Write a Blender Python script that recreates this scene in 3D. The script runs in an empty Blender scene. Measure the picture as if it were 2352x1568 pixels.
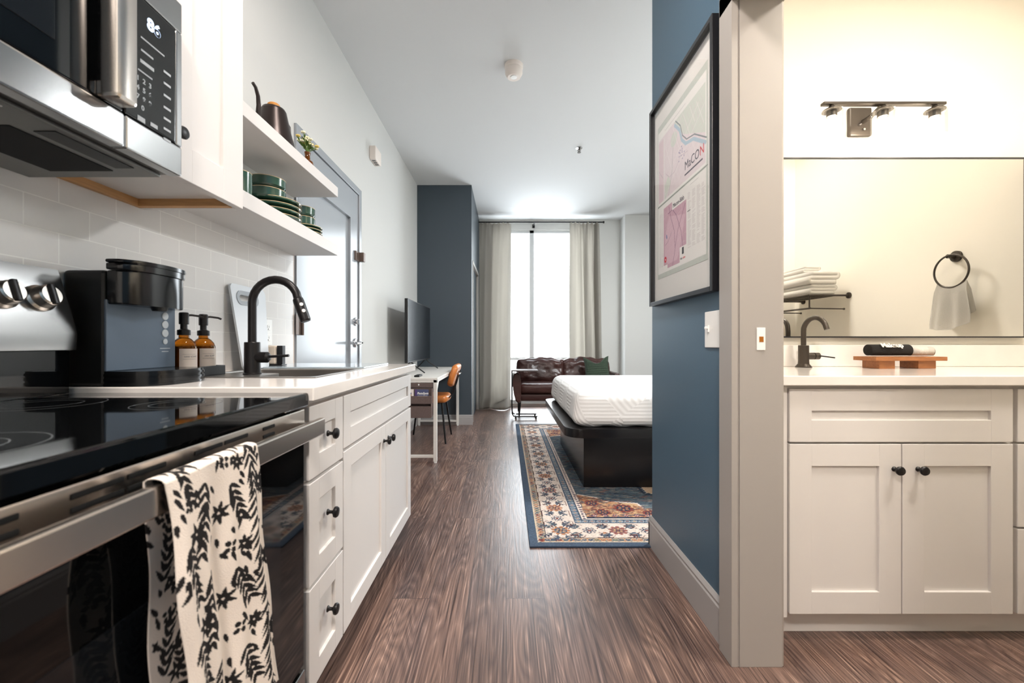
import bpy, bmesh, math, random
import numpy as np
from mathutils import Vector, Matrix, Euler, noise
C = bpy.context.scene.collection
PI = math.pi
H = 1.02            # lens height above the floor

# ------------------------------------------------------------------ camera
cam_data = bpy.data.cameras.new('camera')
cam_data.sensor_width = 36.0
cam_data.lens = 960.0 / 2352.0 * 36.0
cam_data.shift_x = 13.0 / 2352.0
cam_data.shift_y = 4.0 / 2352.0
cam_data.clip_start = 0.02
cam_data.dof.use_dof = True
cam_data.dof.focus_distance = 2.6
cam_data.dof.aperture_fstop = 4.5
cam = bpy.data.objects.new('camera', cam_data)
cam.location = (0, 0, H)
cam.rotation_euler = (PI / 2, 0, 0)
C.objects.link(cam)
bpy.context.scene.camera = cam

# ------------------------------------------------------------------ view, world
sc = bpy.context.scene
sc.view_settings.view_transform = 'Standard'
sc.view_settings.look = 'None'
sc.view_settings.gamma = 1.0
sc.view_settings.use_curve_mapping = False
sc.view_settings.exposure = 0.18
sc.cycles.use_denoising = True
sc.cycles.max_bounces = 10
sc.cycles.diffuse_bounces = 6
sc.cycles.glossy_bounces = 5
sc.cycles.sample_clamp_indirect = 6.0
sc.cycles.caustics_reflective = False
sc.cycles.caustics_refractive = False
world = bpy.data.worlds.new('overcast_sky')
sc.world = world
world.use_nodes = True
bg = world.node_tree.nodes['Background']
bg.inputs['Color'].default_value = (0.88, 0.95, 1.0, 1)
bg.inputs['Strength'].default_value = 11.0

def area_light(name, loc, size, size_y, power, color, rot, portal=False, spread=PI):
    d = bpy.data.lights.new(name, 'AREA')
    d.shape = 'RECTANGLE'; d.size = size; d.size_y = size_y
    d.energy = power; d.color = color; d.spread = spread
    if portal: d.cycles.is_portal = True
    o = bpy.data.objects.new(name, d); C.objects.link(o)
    o.location = loc; o.rotation_euler = rot
    return o
# the portal sits in the window opening and only steers sky sampling
area_light('window_portal', (0.68, 6.80, 1.45), 1.9, 2.8, 1, (1, 1, 1), (-PI / 2, 0, 0), True)
# ceiling lamps and added fill lights (their housings are built with the other objects)
area_light('kitchen_lamp_light', (-0.10, 1.05, 2.93), 0.34, 0.34, 27, (1.0, 0.91, 0.85), (0, 0, 0))
area_light('hall_lamp_light', (-0.10, -0.80, 2.93), 0.34, 0.34, 80, (1.0, 0.90, 0.82), (0, 0, 0))
area_light('bedroom_fill_light', (2.28, 3.35, 2.93), 0.40, 0.40, 110, (0.94, 0.98, 1.0), (0, 0, 0))  # unseen lamp, added to raise the bedroom's ambient light
area_light('bathroom_fill_light', (1.75, 0.85, 2.715), 0.30, 0.30, 34, (1.0, 0.93, 0.84), (0, 0, 0))  # unseen lamp, added to brighten the bathroom beyond the vanity bulbs

# ------------------------------------------------------------------ colours and materials
def lin(c):
    out = []
    for v in c[:3]:
        v = v / 255.0
        out.append(v / 12.92 if v <= 0.04045 else ((v + 0.055) / 1.055) ** 2.4)
    return (*out, 1.0)

def mat(name, rgb, rough=0.5, metal=0.0, spec=0.5, coat=0.0, trans=0.0, ior=1.45, emit=None, estr=0.0,
        bump=0.0, bscale=40.0, var=0.0, vscale=3.0, stretch=(1, 1, 1), aniso=0.0):
    m = bpy.data.materials.new(name); m.use_nodes = True
    nt = m.node_tree; b = nt.nodes['Principled BSDF']
    b.inputs['Base Color'].default_value = lin(rgb)
    b.inputs['Roughness'].default_value = rough
    b.inputs['Metallic'].default_value = metal
    b.inputs['Specular IOR Level'].default_value = spec
    b.inputs['Coat Weight'].default_value = coat
    b.inputs['Coat Roughness'].default_value = 0.08
    b.inputs['Transmission Weight'].default_value = trans
    b.inputs['IOR'].default_value = ior
    if aniso: b.inputs['Anisotropic'].default_value = aniso
    if emit:
        b.inputs['Emission Color'].default_value = lin(emit)
        b.inputs['Emission Strength'].default_value = estr
    tc = nt.nodes.new('ShaderNodeTexCoord')
    mp = nt.nodes.new('ShaderNodeMapping'); mp.inputs['Scale'].default_value = stretch
    nt.links.new(tc.outputs['Object'], mp.inputs['Vector'])
    if var > 0:
        n = nt.nodes.new('ShaderNodeTexNoise'); n.inputs['Scale'].default_value = vscale
        n.inputs['Detail'].default_value = 4
        nt.links.new(mp.outputs[0], n.inputs['Vector'])
        r = nt.nodes.new('ShaderNodeValToRGB')
        c = lin(rgb)
        r.color_ramp.elements[0].position = 0.3; r.color_ramp.elements[1].position = 0.7
        r.color_ramp.elements[0].color = (*[x * (1 - var) for x in c[:3]], 1)
        r.color_ramp.elements[1].color = (*[min(1, x * (1 + var)) for x in c[:3]], 1)
        nt.links.new(n.outputs['Fac'], r.inputs['Fac'])
        nt.links.new(r.outputs['Color'], b.inputs['Base Color'])
    if bump > 0:
        n = nt.nodes.new('ShaderNodeTexNoise'); n.inputs['Scale'].default_value = bscale
        n.inputs['Detail'].default_value = 3
        nt.links.new(mp.outputs[0], n.inputs['Vector'])
        bp = nt.nodes.new('ShaderNodeBump'); bp.inputs['Strength'].default_value = bump
        bp.inputs['Distance'].default_value = 0.01
        nt.links.new(n.outputs['Fac'], bp.inputs['Height'])
        nt.links.new(bp.outputs[0], b.inputs['Normal'])
    return m

def attr_mat(name, rough=0.9, spec=0.3, bump=0.3, bscale=300.0, nvar=0.0, nscale=60):
    m = bpy.data.materials.new(name); m.use_nodes = True
    nt = m.node_tree; b = nt.nodes['Principled BSDF']
    b.inputs['Roughness'].default_value = rough
    b.inputs['Specular IOR Level'].default_value = spec
    a = nt.nodes.new('ShaderNodeAttribute'); a.attribute_name = 'pattern'
    tc = nt.nodes.new('ShaderNodeTexCoord')
    if nvar > 0:
        n = nt.nodes.new('ShaderNodeTexNoise'); n.inputs['Scale'].default_value = nscale
        nt.links.new(tc.outputs['Object'], n.inputs['Vector'])
        mr = nt.nodes.new('ShaderNodeMapRange')
        mr.inputs['From Min'].default_value = 0.3; mr.inputs['From Max'].default_value = 0.7
        mr.inputs['To Min'].default_value = 1 - nvar; mr.inputs['To Max'].default_value = 1 + nvar
        nt.links.new(n.outputs['Fac'], mr.inputs['Value'])
        vm = nt.nodes.new('ShaderNodeVectorMath'); vm.operation = 'SCALE'
        nt.links.new(a.outputs['Color'], vm.inputs[0]); nt.links.new(mr.outputs[0], vm.inputs['Scale'])
        nt.links.new(vm.outputs[0], b.inputs['Base Color'])
    else:
        nt.links.new(a.outputs['Color'], b.inputs['Base Color'])
    if bump > 0:
        n = nt.nodes.new('ShaderNodeTexNoise'); n.inputs['Scale'].default_value = bscale
        nt.links.new(tc.outputs['Object'], n.inputs['Vector'])
        bp = nt.nodes.new('ShaderNodeBump'); bp.inputs['Strength'].default_value = bump
        bp.inputs['Distance'].default_value = 0.004
        nt.links.new(n.outputs['Fac'], bp.inputs['Height'])
        nt.links.new(bp.outputs[0], b.inputs['Normal'])
    return m

def pane_mat(name, tint=(1, 1, 1), refl=0.06):
    m = bpy.data.materials.new(name); m.use_nodes = True
    nt = m.node_tree; nt.nodes.remove(nt.nodes['Principled BSDF'])
    out = nt.nodes['Material Output']
    t = nt.nodes.new('ShaderNodeBsdfTransparent'); t.inputs[0].default_value = (*tint, 1)
    g = nt.nodes.new('ShaderNodeBsdfGlossy'); g.inputs['Roughness'].default_value = 0.02
    lw = nt.nodes.new('ShaderNodeLayerWeight'); lw.inputs['Blend'].default_value = 0.25
    mm = nt.nodes.new('ShaderNodeMath'); mm.operation = 'MULTIPLY_ADD'
    mm.inputs[1].default_value = refl * 4; mm.inputs[2].default_value = refl * 0.3
    nt.links.new(lw.outputs['Fresnel'], mm.inputs[0])
    mx = nt.nodes.new('ShaderNodeMixShader')
    nt.links.new(mm.outputs[0], mx.inputs[0])
    nt.links.new(t.outputs[0], mx.inputs[1]); nt.links.new(g.outputs[0], mx.inputs[2])
    nt.links.new(mx.outputs[0], out.inputs['Surface'])
    return m

M = {}
M['wall'] = mat('wall_paint', (208, 208, 205), 0.75, spec=0.25, bump=0.04, bscale=250)
M['ceiling'] = mat('ceiling_paint', (212, 213, 213), 0.85, spec=0.2, bump=0.04, bscale=180)
M['bathwall'] = mat('bathroom_wall_paint', (234, 230, 220), 0.7, spec=0.25, bump=0.03, bscale=250)
M['blue'] = mat('blue_wall_paint', (70, 95, 114), 0.42, spec=0.4, bump=0.05, bscale=260)
M['slate'] = mat('slate_wall_paint', (64, 73, 81), 0.45, spec=0.4, bump=0.05, bscale=260)
M['trim'] = mat('greige_trim_paint', (160, 155, 150), 0.38, spec=0.5)
M['base'] = mat('baseboard_paint', (162, 159, 158), 0.45, spec=0.4)
M['doorpaint'] = mat('door_paint', (150, 155, 160), 0.22, spec=0.6)
M['cab'] = mat('white_cabinet_paint', (216, 212, 209), 0.42, spec=0.4)
M['cabdark'] = mat('toe_kick_black', (48, 46, 46), 0.6)
M['quartz'] = mat('white_quartz', (235, 230, 225), 0.10, spec=0.5, var=0.02, vscale=14)
M['birch'] = mat('raw_birch_edge', (196, 150, 100), 0.6, var=0.12, vscale=12, stretch=(1, 1, 14))
M['steel'] = mat('brushed_stainless', (158, 158, 158), 0.24, 1.0)
M['steelh'] = mat('handle_stainless', (214, 206, 198), 0.26, 1.0)
M['sinksteel'] = mat('sink_stainless', (165, 160, 155), 0.32, 1.0)
M['undersheet'] = mat('microwave_underside', (122, 122, 120), 0.42, 0.6)
M['chrome'] = mat('chrome', (220, 220, 222), 0.08, 1.0)
M['blackglass'] = mat('black_glass', (9, 10, 11), 0.04, spec=0.6)
M['darkglass'] = mat('dark_window_glass', (22, 24, 27), 0.07, spec=0.6)
M['blackgloss'] = mat('black_gloss_enamel', (14, 15, 17), 0.18, spec=0.55)
M['blackplastic'] = mat('black_plastic', (17, 18, 18), 0.42, spec=0.4)
M['slateplastic'] = mat('slate_grey_plastic', (82, 96, 112), 0.34, spec=0.5)
M['blackmetal'] = mat('matte_black_metal', (26, 24, 25), 0.34, 0.3, spec=0.5)
M['bronze'] = mat('dark_bronze', (66, 60, 54), 0.36, 0.6)
M['brownmetal'] = mat('brown_satin_metal', (104, 90, 82), 0.4, 0.6)
M['slot'] = mat('dark_slot', (8, 8, 8), 0.8)
M['white'] = mat('white_plastic', (236, 235, 232), 0.35)
M['offwhite'] = mat('white_metal_powdercoat', (232, 228, 222), 0.4)
M['mark'] = mat('pale_printed_marks', (178, 184, 188), 0.5)
M['display'] = mat('lit_display', (190, 215, 255), 0.5, emit=(205, 225, 255), estr=2.2)
M['green'] = mat('dark_green_glaze', (42, 74, 60), 0.16, spec=0.6, coat=0.4, var=0.1, vscale=9)
M['rim'] = mat('raw_clay_rim', (206, 182, 142), 0.5)
M['kettle'] = mat('matte_bronze_black', (52, 44, 42), 0.3, 0.55)
M['knobwood'] = mat('honey_wood', (212, 146, 70), 0.45, var=0.15, vscale=20)
M['amber'] = mat('amber_glass', (176, 104, 22), 0.05, trans=0.9, ior=1.3, spec=0.6)
M['amberdark'] = mat('dark_amber_glass', (128, 70, 18), 0.06, trans=0.6, spec=0.6)
M['label'] = mat('cream_label_paper', (238, 228, 218), 0.7)
M['ink'] = mat('grey_ink', (120, 118, 116), 0.7)
M['leafgreen'] = mat('leaf_green', (104, 134, 62), 0.6, var=0.25, vscale=30)
M['petal'] = mat('cream_petals', (240, 236, 206), 0.6)
M['petaly'] = mat('yellow_petals', (222, 196, 110), 0.6)
M['board'] = mat('white_cutting_board', (206, 210, 214), 0.35, bump=0.1, bscale=500)
M['boardgrey'] = mat('grey_board_grip', (150, 155, 160), 0.45)
M['mat'] = mat('blue_grey_mat', (150, 162, 170), 0.10)
M['sponge'] = mat('cream_sponge', (236, 220, 202), 0.9)
M['leather'] = mat('brown_leather', (58, 33, 29), 0.30, spec=0.55, bump=0.35, bscale=28, var=0.3, vscale=5)
M['leatherside'] = mat('brown_leather_panel', (56, 31, 28), 0.40, spec=0.4, bump=0.15, bscale=60)
M['tan'] = mat('tan_leather', (196, 118, 58), 0.33, spec=0.5, var=0.12, vscale=6)
M['pillow'] = None
M['bedframe'] = mat('black_bed_laminate', (20, 18, 19), 0.2, spec=0.5)
M['tvscreen'] = mat('tv_screen', (26, 30, 34), 0.24, spec=0.4)
M['tvbody'] = mat('tv_body_black', (20, 20, 22), 0.4)
M['felt'] = mat('taupe_felt', (104, 88, 84), 0.9, bump=0.3, bscale=400, var=0.1, vscale=120)
M['feltdark'] = mat('dark_taupe_felt', (74, 62, 60), 0.9, bump=0.3, bscale=400)
M['curtain'] = mat('grey_curtain', (172, 168, 161), 0.85, spec=0.15)
M['purple'] = mat('purple_card', (84, 62, 116), 0.5)
M['slatecard'] = mat('slate_blue_card', (78, 84, 118), 0.5)
M['cardwhite'] = mat('card_white', (240, 232, 226), 0.6)
M['cardgold'] = mat('card_gold', (156, 124, 60), 0.6)
M['frameblack'] = mat('black_picture_frame', (30, 30, 33), 0.3, spec=0.5)
M['matboard'] = mat('white_mat_board', (240, 238, 234), 0.7)
M['terry'] = mat('white_terry', (250, 248, 244), 0.95, bump=0.6, bscale=500)
M['blackterry'] = mat('black_terry', (34, 32, 31), 0.95, bump=0.6, bscale=500)
M['bamboo'] = mat('orange_brown_wood', (150, 96, 56), 0.45, var=0.2, vscale=18, stretch=(1, 8, 8))
M['mirror'] = mat('mirror_silver', (240, 240, 238), 0.015, 1.0)
M['frost'] = mat('frosted_glass_shade', (255, 250, 240), 0.3, trans=0.6)
M['bulb'] = mat('lit_bulb', (255, 240, 215), 0.5, emit=(255, 240, 220), estr=80.0)
M['lens'] = mat('lamp_diffuser', (255, 245, 230), 0.5, emit=(255, 235, 210), estr=6.0)
M['brass'] = mat('brass_strike_hole', (176, 110, 40), 0.4, 0.6)
M['glass'] = pane_mat('window_glass')
M['picglass'] = pane_mat('picture_glass', refl=0.05)
M['shadeglass'] = pane_mat('clear_shade_glass', refl=0.10)
M['winframe'] = mat('window_frame_grey', (214, 217, 218), 0.5)
M['alarm'] = mat('alarm_white', (232, 222, 214), 0.5)

# ------------------------------------------------------------------ mesh building
class MB:
    def __init__(s): s.bm = bmesh.new()
    def box(s, a, b, bev=0.0, seg=2):
        x0, x1 = sorted((a[0], b[0])); y0, y1 = sorted((a[1], b[1])); z0, z1 = sorted((a[2], b[2]))
        vs = [s.bm.verts.new(p) for p in ((x0, y0, z0), (x1, y0, z0), (x1, y1, z0), (x0, y1, z0),
                                          (x0, y0, z1), (x1, y0, z1), (x1, y1, z1), (x0, y1, z1))]
        fs = [s.bm.faces.new([vs[i] for i in f]) for f in
              ((0, 3, 2, 1), (4, 5, 6, 7), (0, 1, 5, 4), (1, 2, 6, 5), (2, 3, 7, 6), (3, 0, 4, 7))]
        if bev > 0:
            bev = min(bev, 0.45 * min(x1 - x0, y1 - y0, z1 - z0))
            es = list({e for f in fs for e in f.edges})
            bmesh.ops.bevel(s.bm, geom=es, offset=bev, segments=seg, affect='EDGES', profile=0.5)
        return s
    def ring(s, c, ax, r, n, ref=None):
        ax = Vector(ax).normalized()
        if ref is None:
            ref = Vector((0, 0, 1)) if abs(ax.z) < 0.9 else Vector((1, 0, 0))
        u = ax.cross(ref).normalized(); v = ax.cross(u).normalized()
        return [s.bm.verts.new(Vector(c) + r * (math.cos(2 * PI * i / n) * u + math.sin(2 * PI * i / n) * v)) for i in range(n)]
    def skin(s, rings, cap0=True, cap1=True, closed=False):
        n = len(rings[0])
        prs = list(zip(rings[:-1], rings[1:]))
        if closed: prs.append((rings[-1], rings[0]))
        for A, B in prs:
            for i in range(n):
                try: s.bm.faces.new((A[i], A[(i + 1) % n], B[(i + 1) % n], B[i]))
                except ValueError: pass
        if not closed:
            if cap0 and len(rings[0]) > 2: s.bm.faces.new(rings[0][::-1])
            if cap1 and len(rings[-1]) > 2: s.bm.faces.new(rings[-1])
        return s
    def cyl(s, a, b, r0, r1=None, n=24):
        r1 = r0 if r1 is None else r1
        ax = Vector(b) - Vector(a)
        return s.skin([s.ring(a, ax, r0, n), s.ring(b, ax, r1, n)])
    def lathe(s, base, axis, prof, n=32, caps=True):
        """prof: list of (radius, distance along axis)"""
        ax = Vector(axis).normalized(); b = Vector(base)
        return s.skin([s.ring(b + ax * h, ax, max(r, 1e-4), n) for r, h in prof], caps, caps)
    def tube(s, pts, r, n=12, closed=False, rr=None):
        pts = [Vector(p) for p in pts]; N = len(pts); n = max(n, 15) if r > .001 else n
        rings = []; ref = None
        for i, p in enumerate(pts):
            if closed: t = pts[(i + 1) % N] - pts[i - 1]
            elif i == 0: t = pts[1] - p
            elif i == N - 1: t = p - pts[-2]
            else: t = (pts[i + 1] - p).normalized() + (p - pts[i - 1]).normalized()
            t.normalize()
            if ref is None:
                ref = Vector((0, 0, 1)) if abs(t.z) < 0.9 else Vector((1, 0, 0))
            u = t.cross(ref).normalized(); v = t.cross(u).normalized()
            ref = -v
            rad = rr[i] if rr else r
            rings.append([s.bm.verts.new(p + rad * (math.cos(2 * PI * k / n) * u + math.sin(2 * PI * k / n) * v)) for k in range(n)])
        return s.skin(rings, closed=closed)
    def prism(s, poly, ax, lo, hi, bev=0.0):
        """poly of 2D points extruded along axis index ax; other two axes keep x,y,z order"""
        def P(p, h):
            q = [p[0], p[1]]; q.insert(ax, h); return q
        A = [s.bm.verts.new(P(p, lo)) for p in poly]; B = [s.bm.verts.new(P(p, hi)) for p in poly]
        n = len(poly)
        fs = [s.bm.faces.new(A[::-1]), s.bm.faces.new(B)]
        for i in range(n): fs.append(s.bm.faces.new((A[i], A[(i + 1) % n], B[(i + 1) % n], B[i])))
        if bev > 0:
            es = list({e for f in fs[:2] for e in f.edges})
            bmesh.ops.bevel(s.bm, geom=es, offset=bev, segments=2, affect='EDGES', profile=0.5)
        return s
    def rbox(s, c, size, r, n=10, puff=0.0, amp=0.0, freq=3.0, seed=0, fn=None):
        bm2 = bmesh.new(); bmesh.ops.create_cube(bm2, size=2)
        bmesh.ops.subdivide_edges(bm2, edges=bm2.edges[:], cuts=n, use_grid_fill=True)
        hs = Vector(size) / 2
        for v in bm2.verts:
            q = Vector([math.copysign(abs(t) ** 0.8, t) for t in v.co])
            p = Vector([q[i] * hs[i] for i in range(3)])
            cl = Vector([max(-(hs[i] - r), min(hs[i] - r, p[i])) for i in range(3)])
            d = p - cl
            if d.length > 1e-9: p = cl + d.normalized() * r
            if puff:
                k = [1 - min(1, abs(q[i])) ** 2 for i in range(3)]
                p.x += math.copysign(puff * k[1] * k[2], q.x) if abs(q.x) > .98 else 0
                p.y += math.copysign(puff * k[0] * k[2], q.y) if abs(q.y) > .98 else 0
                p.z += math.copysign(puff * k[0] * k[1], q.z) if abs(q.z) > .98 else 0
            if amp:
                nv = noise.noise_vector((p + Vector((seed * 3.1, seed, 0))) * freq)
                p += nv * amp
            if fn: p = fn(p, q)
            v.co = p + Vector(c)
        vm = {v: s.bm.verts.new(v.co) for v in bm2.verts}
        for f in bm2.faces: s.bm.faces.new([vm[v] for v in f.verts])
        bm2.free(); return s
    def rot(s, ang, axis, cen):
        bmesh.ops.rotate(s.bm, verts=s.bm.verts[:], cent=cen, matrix=Matrix.Rotation(ang, 3, axis)); return s
    def mesh(s, name, m, smooth=True, angle=0.45):
        bmesh.ops.recalc_face_normals(s.bm, faces=s.bm.faces[:])
        me = bpy.data.meshes.new(name)
        if smooth:
            for f in s.bm.faces: f.smooth = True
            for e in s.bm.edges:
                if len(e.link_faces) == 2:
                    an = e.calc_face_angle(0)
                    if an > angle: e.smooth = False
                    elif an > .3 and angle < 1:
                        p, q = sorted(f.calc_area() for f in e.link_faces)
                        if q > 5 * p: e.smooth = False
        s.bm.to_mesh(me); s.bm.free()
        me.materials.append(m); return me

def recenter(o):
    me = o.data
    n = len(me.vertices); a = np.empty(n * 3, dtype=np.float32); me.vertices.foreach_get('co', a); a = a.reshape(-1, 3)
    lo, hi = a.min(0), a.max(0)
    c = Vector(((lo[0] + hi[0]) / 2, (lo[1] + hi[1]) / 2, lo[2]))
    me.transform(Matrix.Translation(-c)); o.location = c
def tag(o, label=None, cat=None, group=None, kind=None):
    if label: o['label'] = label
    if cat: o['category'] = cat
    if group: o['group'] = group
    if kind: o['kind'] = kind
    return o
def thing(name, label, cat, loc=(0, 0, 0), group=None):
    o = bpy.data.objects.new(name, None); C.objects.link(o); o.location = loc
    o.empty_display_size = 0.05
    return tag(o, label, cat, group)
def adopt(o, parent):
    o.parent = parent
    if parent.parent is None:
        o.matrix_parent_inverse = Matrix.Translation(-Vector(parent.location))
    return o
def part(name, mb, m, parent, label=None, angle=0.45, kind=None):
    me = mb.mesh(name, m, angle=angle) if isinstance(mb, MB) else mb
    o = bpy.data.objects.new(name, me); C.objects.link(o)
    adopt(o, parent)
    return tag(o, label, kind=kind)
def solo(name, mb, m, label, cat, group=None, angle=0.45):
    me = mb.mesh(name, m, angle=angle) if isinstance(mb, MB) else mb
    o = bpy.data.objects.new(name, me); C.objects.link(o); recenter(o)
    return tag(o, label, cat, group)
def struct(name, mb, m, parent=None):
    me = mb.mesh(name, m, angle=0.45)
    o = bpy.data.objects.new(name, me); C.objects.link(o)
    if parent is None: tag(o, kind='structure')
    else: adopt(o, parent)
    return o
def copy_thing(root, loc, label=None, group=None):
    r = root.copy(); C.objects.link(r); r.location = loc
    if label: r['label'] = label
    if group: r['group'] = group
    for ch in list(root.children):
        c = ch.copy(); C.objects.link(c); c.parent = r
        for g in list(ch.children):
            d = g.copy(); C.objects.link(d); d.parent = c
    return r
def text(name, s, size, loc, rot, m, parent, extrude=0.0004, align='LEFT', bold=0.0, shear=0.0, spacing=1.0, xs=1.0, line=1.0):
    cu = bpy.data.curves.new(name, 'FONT'); cu.body = s; cu.size = size; cu.extrude = extrude
    cu.align_x = align; cu.offset = bold; cu.shear = shear; cu.space_character = spacing; cu.space_line = line
    cu.materials.append(m)
    tmp = bpy.data.objects.new(name, cu); C.objects.link(tmp)
    dg = bpy.context.evaluated_depsgraph_get(); dg.update()
    me = bpy.data.meshes.new_from_object(tmp.evaluated_get(dg)); bpy.data.objects.remove(tmp)
    me.name = name
    if not me.materials: me.materials.append(m)
    me.transform(Matrix.Translation(Vector(loc)) @ Euler(rot).to_matrix().to_4x4() @ Matrix.Diagonal((xs, 1, 1, 1)))
    o = bpy.data.objects.new(name, me); C.objects.link(o)
    return adopt(o, parent)
ROT_XP = (PI / 2, 0, PI / 2)      # lettering on a face looking towards +X
ROT_XM = (PI / 2, 0, -PI / 2)     # lettering on a face looking towards -X
ROT_YM = (PI / 2, 0, 0)           # lettering on a face looking towards -Y

def fbox(mb, face, at, u0, u1, v0, v1, n0, n1, bev=0.0):
    if face == 'X+': mb.box((at + n0, u0, v0), (at + n1, u1, v1), bev)
    elif face == 'Y-': mb.box((u0, at - n1, v0), (u1, at - n0, v1), bev)
def shaker(face, at, u0, u1, v0, v1, st=0.06, t=0.02, rec=0.009):
    mb = MB(); b = 0.0015
    fbox(mb, face, at, u0, u0 + st, v0, v1, 0, t, b); fbox(mb, face, at, u1 - st, u1, v0, v1, 0, t, b)
    fbox(mb, face, at, u0 + st - .001, u1 - st + .001, v0, v0 + st, 0, t - .0002, b)
    fbox(mb, face, at, u0 + st - .001, u1 - st + .001, v1 - st, v1, 0, t - .0002, b)
    fbox(mb, face, at, u0 + st - .004, u1 - st + .004, v0 + st - .004, v1 - st + .004, 0, t - rec)
    return mb
KNOB = [(0.0085, 0), (0.0085, .002), (0.005, .006), (0.0045, .013), (0.008, .017), (0.0145, .020), (0.0155, .025), (0.013, .029), (0.006, .031), (0.0, .0312)]
def knob(base, axis, parent, m=None):
    return part('knob', MB().lathe(base, axis, KNOB, 24), m or M['blackmetal'], parent)

# numpy drawing on a grid whose vertices carry the pattern colour
class Canvas:
    def __init__(s, w, h, px, bgc):
        s.nx, s.ny = int(round(w / px)) + 1, int(round(h / px)) + 1
        s.w, s.h = w, h
        s.U, s.V = np.meshgrid(np.linspace(0, w, s.nx), np.linspace(0, h, s.ny))
        s.img = np.empty((s.ny, s.nx, 3), dtype=np.float32); s.img[:] = lin(bgc)[:3]
        s.px = px
    def put(s, mask, c, a=1.0):
        s.img[mask] = s.img[mask] * (1 - a) + np.array(lin(c)[:3], dtype=np.float32) * a
    def _win(s, u0, u1, v0, v1):
        i0 = max(0, int(u0 / s.w * (s.nx - 1)) - 1); i1 = min(s.nx, int(u1 / s.w * (s.nx - 1)) + 3)
        j0 = max(0, int(v0 / s.h * (s.ny - 1)) - 1); j1 = min(s.ny, int(v1 / s.h * (s.ny - 1)) + 3)
        return (slice(j0, j1), slice(i0, i1)) if i1 > i0 and j1 > j0 else None
    def _apply(s, w, m, c, a):
        sub = s.img[w]; sub[m] = sub[m] * (1 - a) + np.array(lin(c)[:3], dtype=np.float32) * a
    def rect(s, u0, v0, u1, v1, c, a=1.0):
        w = s._win(u0, u1, v0, v1)
        if w is None: return
        U, V = s.U[w], s.V[w]; s._apply(w, (U >= u0) & (U <= u1) & (V >= v0) & (V <= v1), c, a)
    def ell(s, cu, cv, ru, rv, c, ang=0.0, a=1.0, hole=0.0):
        R = max(ru, rv); w = s._win(cu - R, cu + R, cv - R, cv + R)
        if w is None: return
        U, V = s.U[w] - cu, s.V[w] - cv
        x = U * math.cos(ang) + V * math.sin(ang); y = -U * math.sin(ang) + V * math.cos(ang)
        d = (x / ru) ** 2 + (y / rv) ** 2
        s._apply(w, (d <= 1) & (d >= hole * hole), c, a)
    def leaf(s, u, v, L, wd, ang, c, a=1.0):
        w = s._win(u - L, u + L, v - L, v + L)
        if w is None: return
        U, V = s.U[w] - u, s.V[w] - v
        x = (U * math.cos(ang) + V * math.sin(ang)) / L; y = (-U * math.sin(ang) + V * math.cos(ang))
        prof = np.sqrt(np.clip(x, 0, 1)) * (1 - np.clip(x, 0, 1)) * 2.6 * wd
        s._apply(w, (x > 0) & (x < 1) & (np.abs(y) < prof), c, a)
    def line(s, pts, wd, c, a=1.0):
        for (u0, v0), (u1, v1) in zip(pts[:-1], pts[1:]):
            w = s._win(min(u0, u1) - wd, max(u0, u1) + wd, min(v0, v1) - wd, max(v0, v1) + wd)
            if w is None: continue
            U, V = s.U[w], s.V[w]
            dx, dy = u1 - u0, v1 - v0; L2 = dx * dx + dy * dy + 1e-12
            t = np.clip(((U - u0) * dx + (V - v0) * dy) / L2, 0, 1)
            s._apply(w, np.hypot(U - u0 - t * dx, V - v0 - t * dy) <= wd / 2, c, a)
    def poly(s, pts, c, a=1.0):
        us = [p[0] for p in pts]; vs = [p[1] for p in pts]
        w = s._win(min(us), max(us), min(vs), max(vs))
        if w is None: return
        U, V = s.U[w], s.V[w]; ins = np.zeros(U.shape, bool)
        n = len(pts)
        for i in range(n):
            (x0, y0), (x1, y1) = pts[i], pts[(i + 1) % n]
            if y0 == y1: continue
            cr = ((y0 > V) != (y1 > V)) & (U < (x1 - x0) * (V - y0) / (y1 - y0) + x0)
            ins ^= cr
        s._apply(w, ins, c, a)
    def mesh(s, name, fn, m, thick=0.0):
        """fn(U,V) -> array (...,3)"""
        co = fn(s.U, s.V).reshape(-1, 3)
        col = np.ones((s.ny * s.nx, 4), dtype=np.float32); col[:, :3] = np.clip(s.img.reshape(-1, 3), 0, 1)
        nx, ny = s.nx, s.ny
        i = np.arange((ny - 1) * nx).reshape(ny - 1, nx)[:, :-1].ravel()
        q = np.stack([i, i + 1, i + nx + 1, i + nx], 1)
        me = bpy.data.meshes.new(name)
        me.vertices.add(len(co)); me.vertices.foreach_set('co', co.astype(np.float32).ravel())
        me.loops.add(q.size); me.loops.foreach_set('vertex_index', q.ravel().astype(np.int32))
        me.polygons.add(len(q)); me.polygons.foreach_set('loop_start', np.arange(0, q.size, 4, dtype=np.int32))
        me.update(calc_edges=True)
        me.polygons.foreach_set('use_smooth', np.ones(len(q), dtype=bool))
        at = me.color_attributes.new('pattern', 'FLOAT_COLOR', 'POINT')
        at.data.foreach_set('color', col.ravel())
        me.materials.append(m); me.validate(); return me

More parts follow.
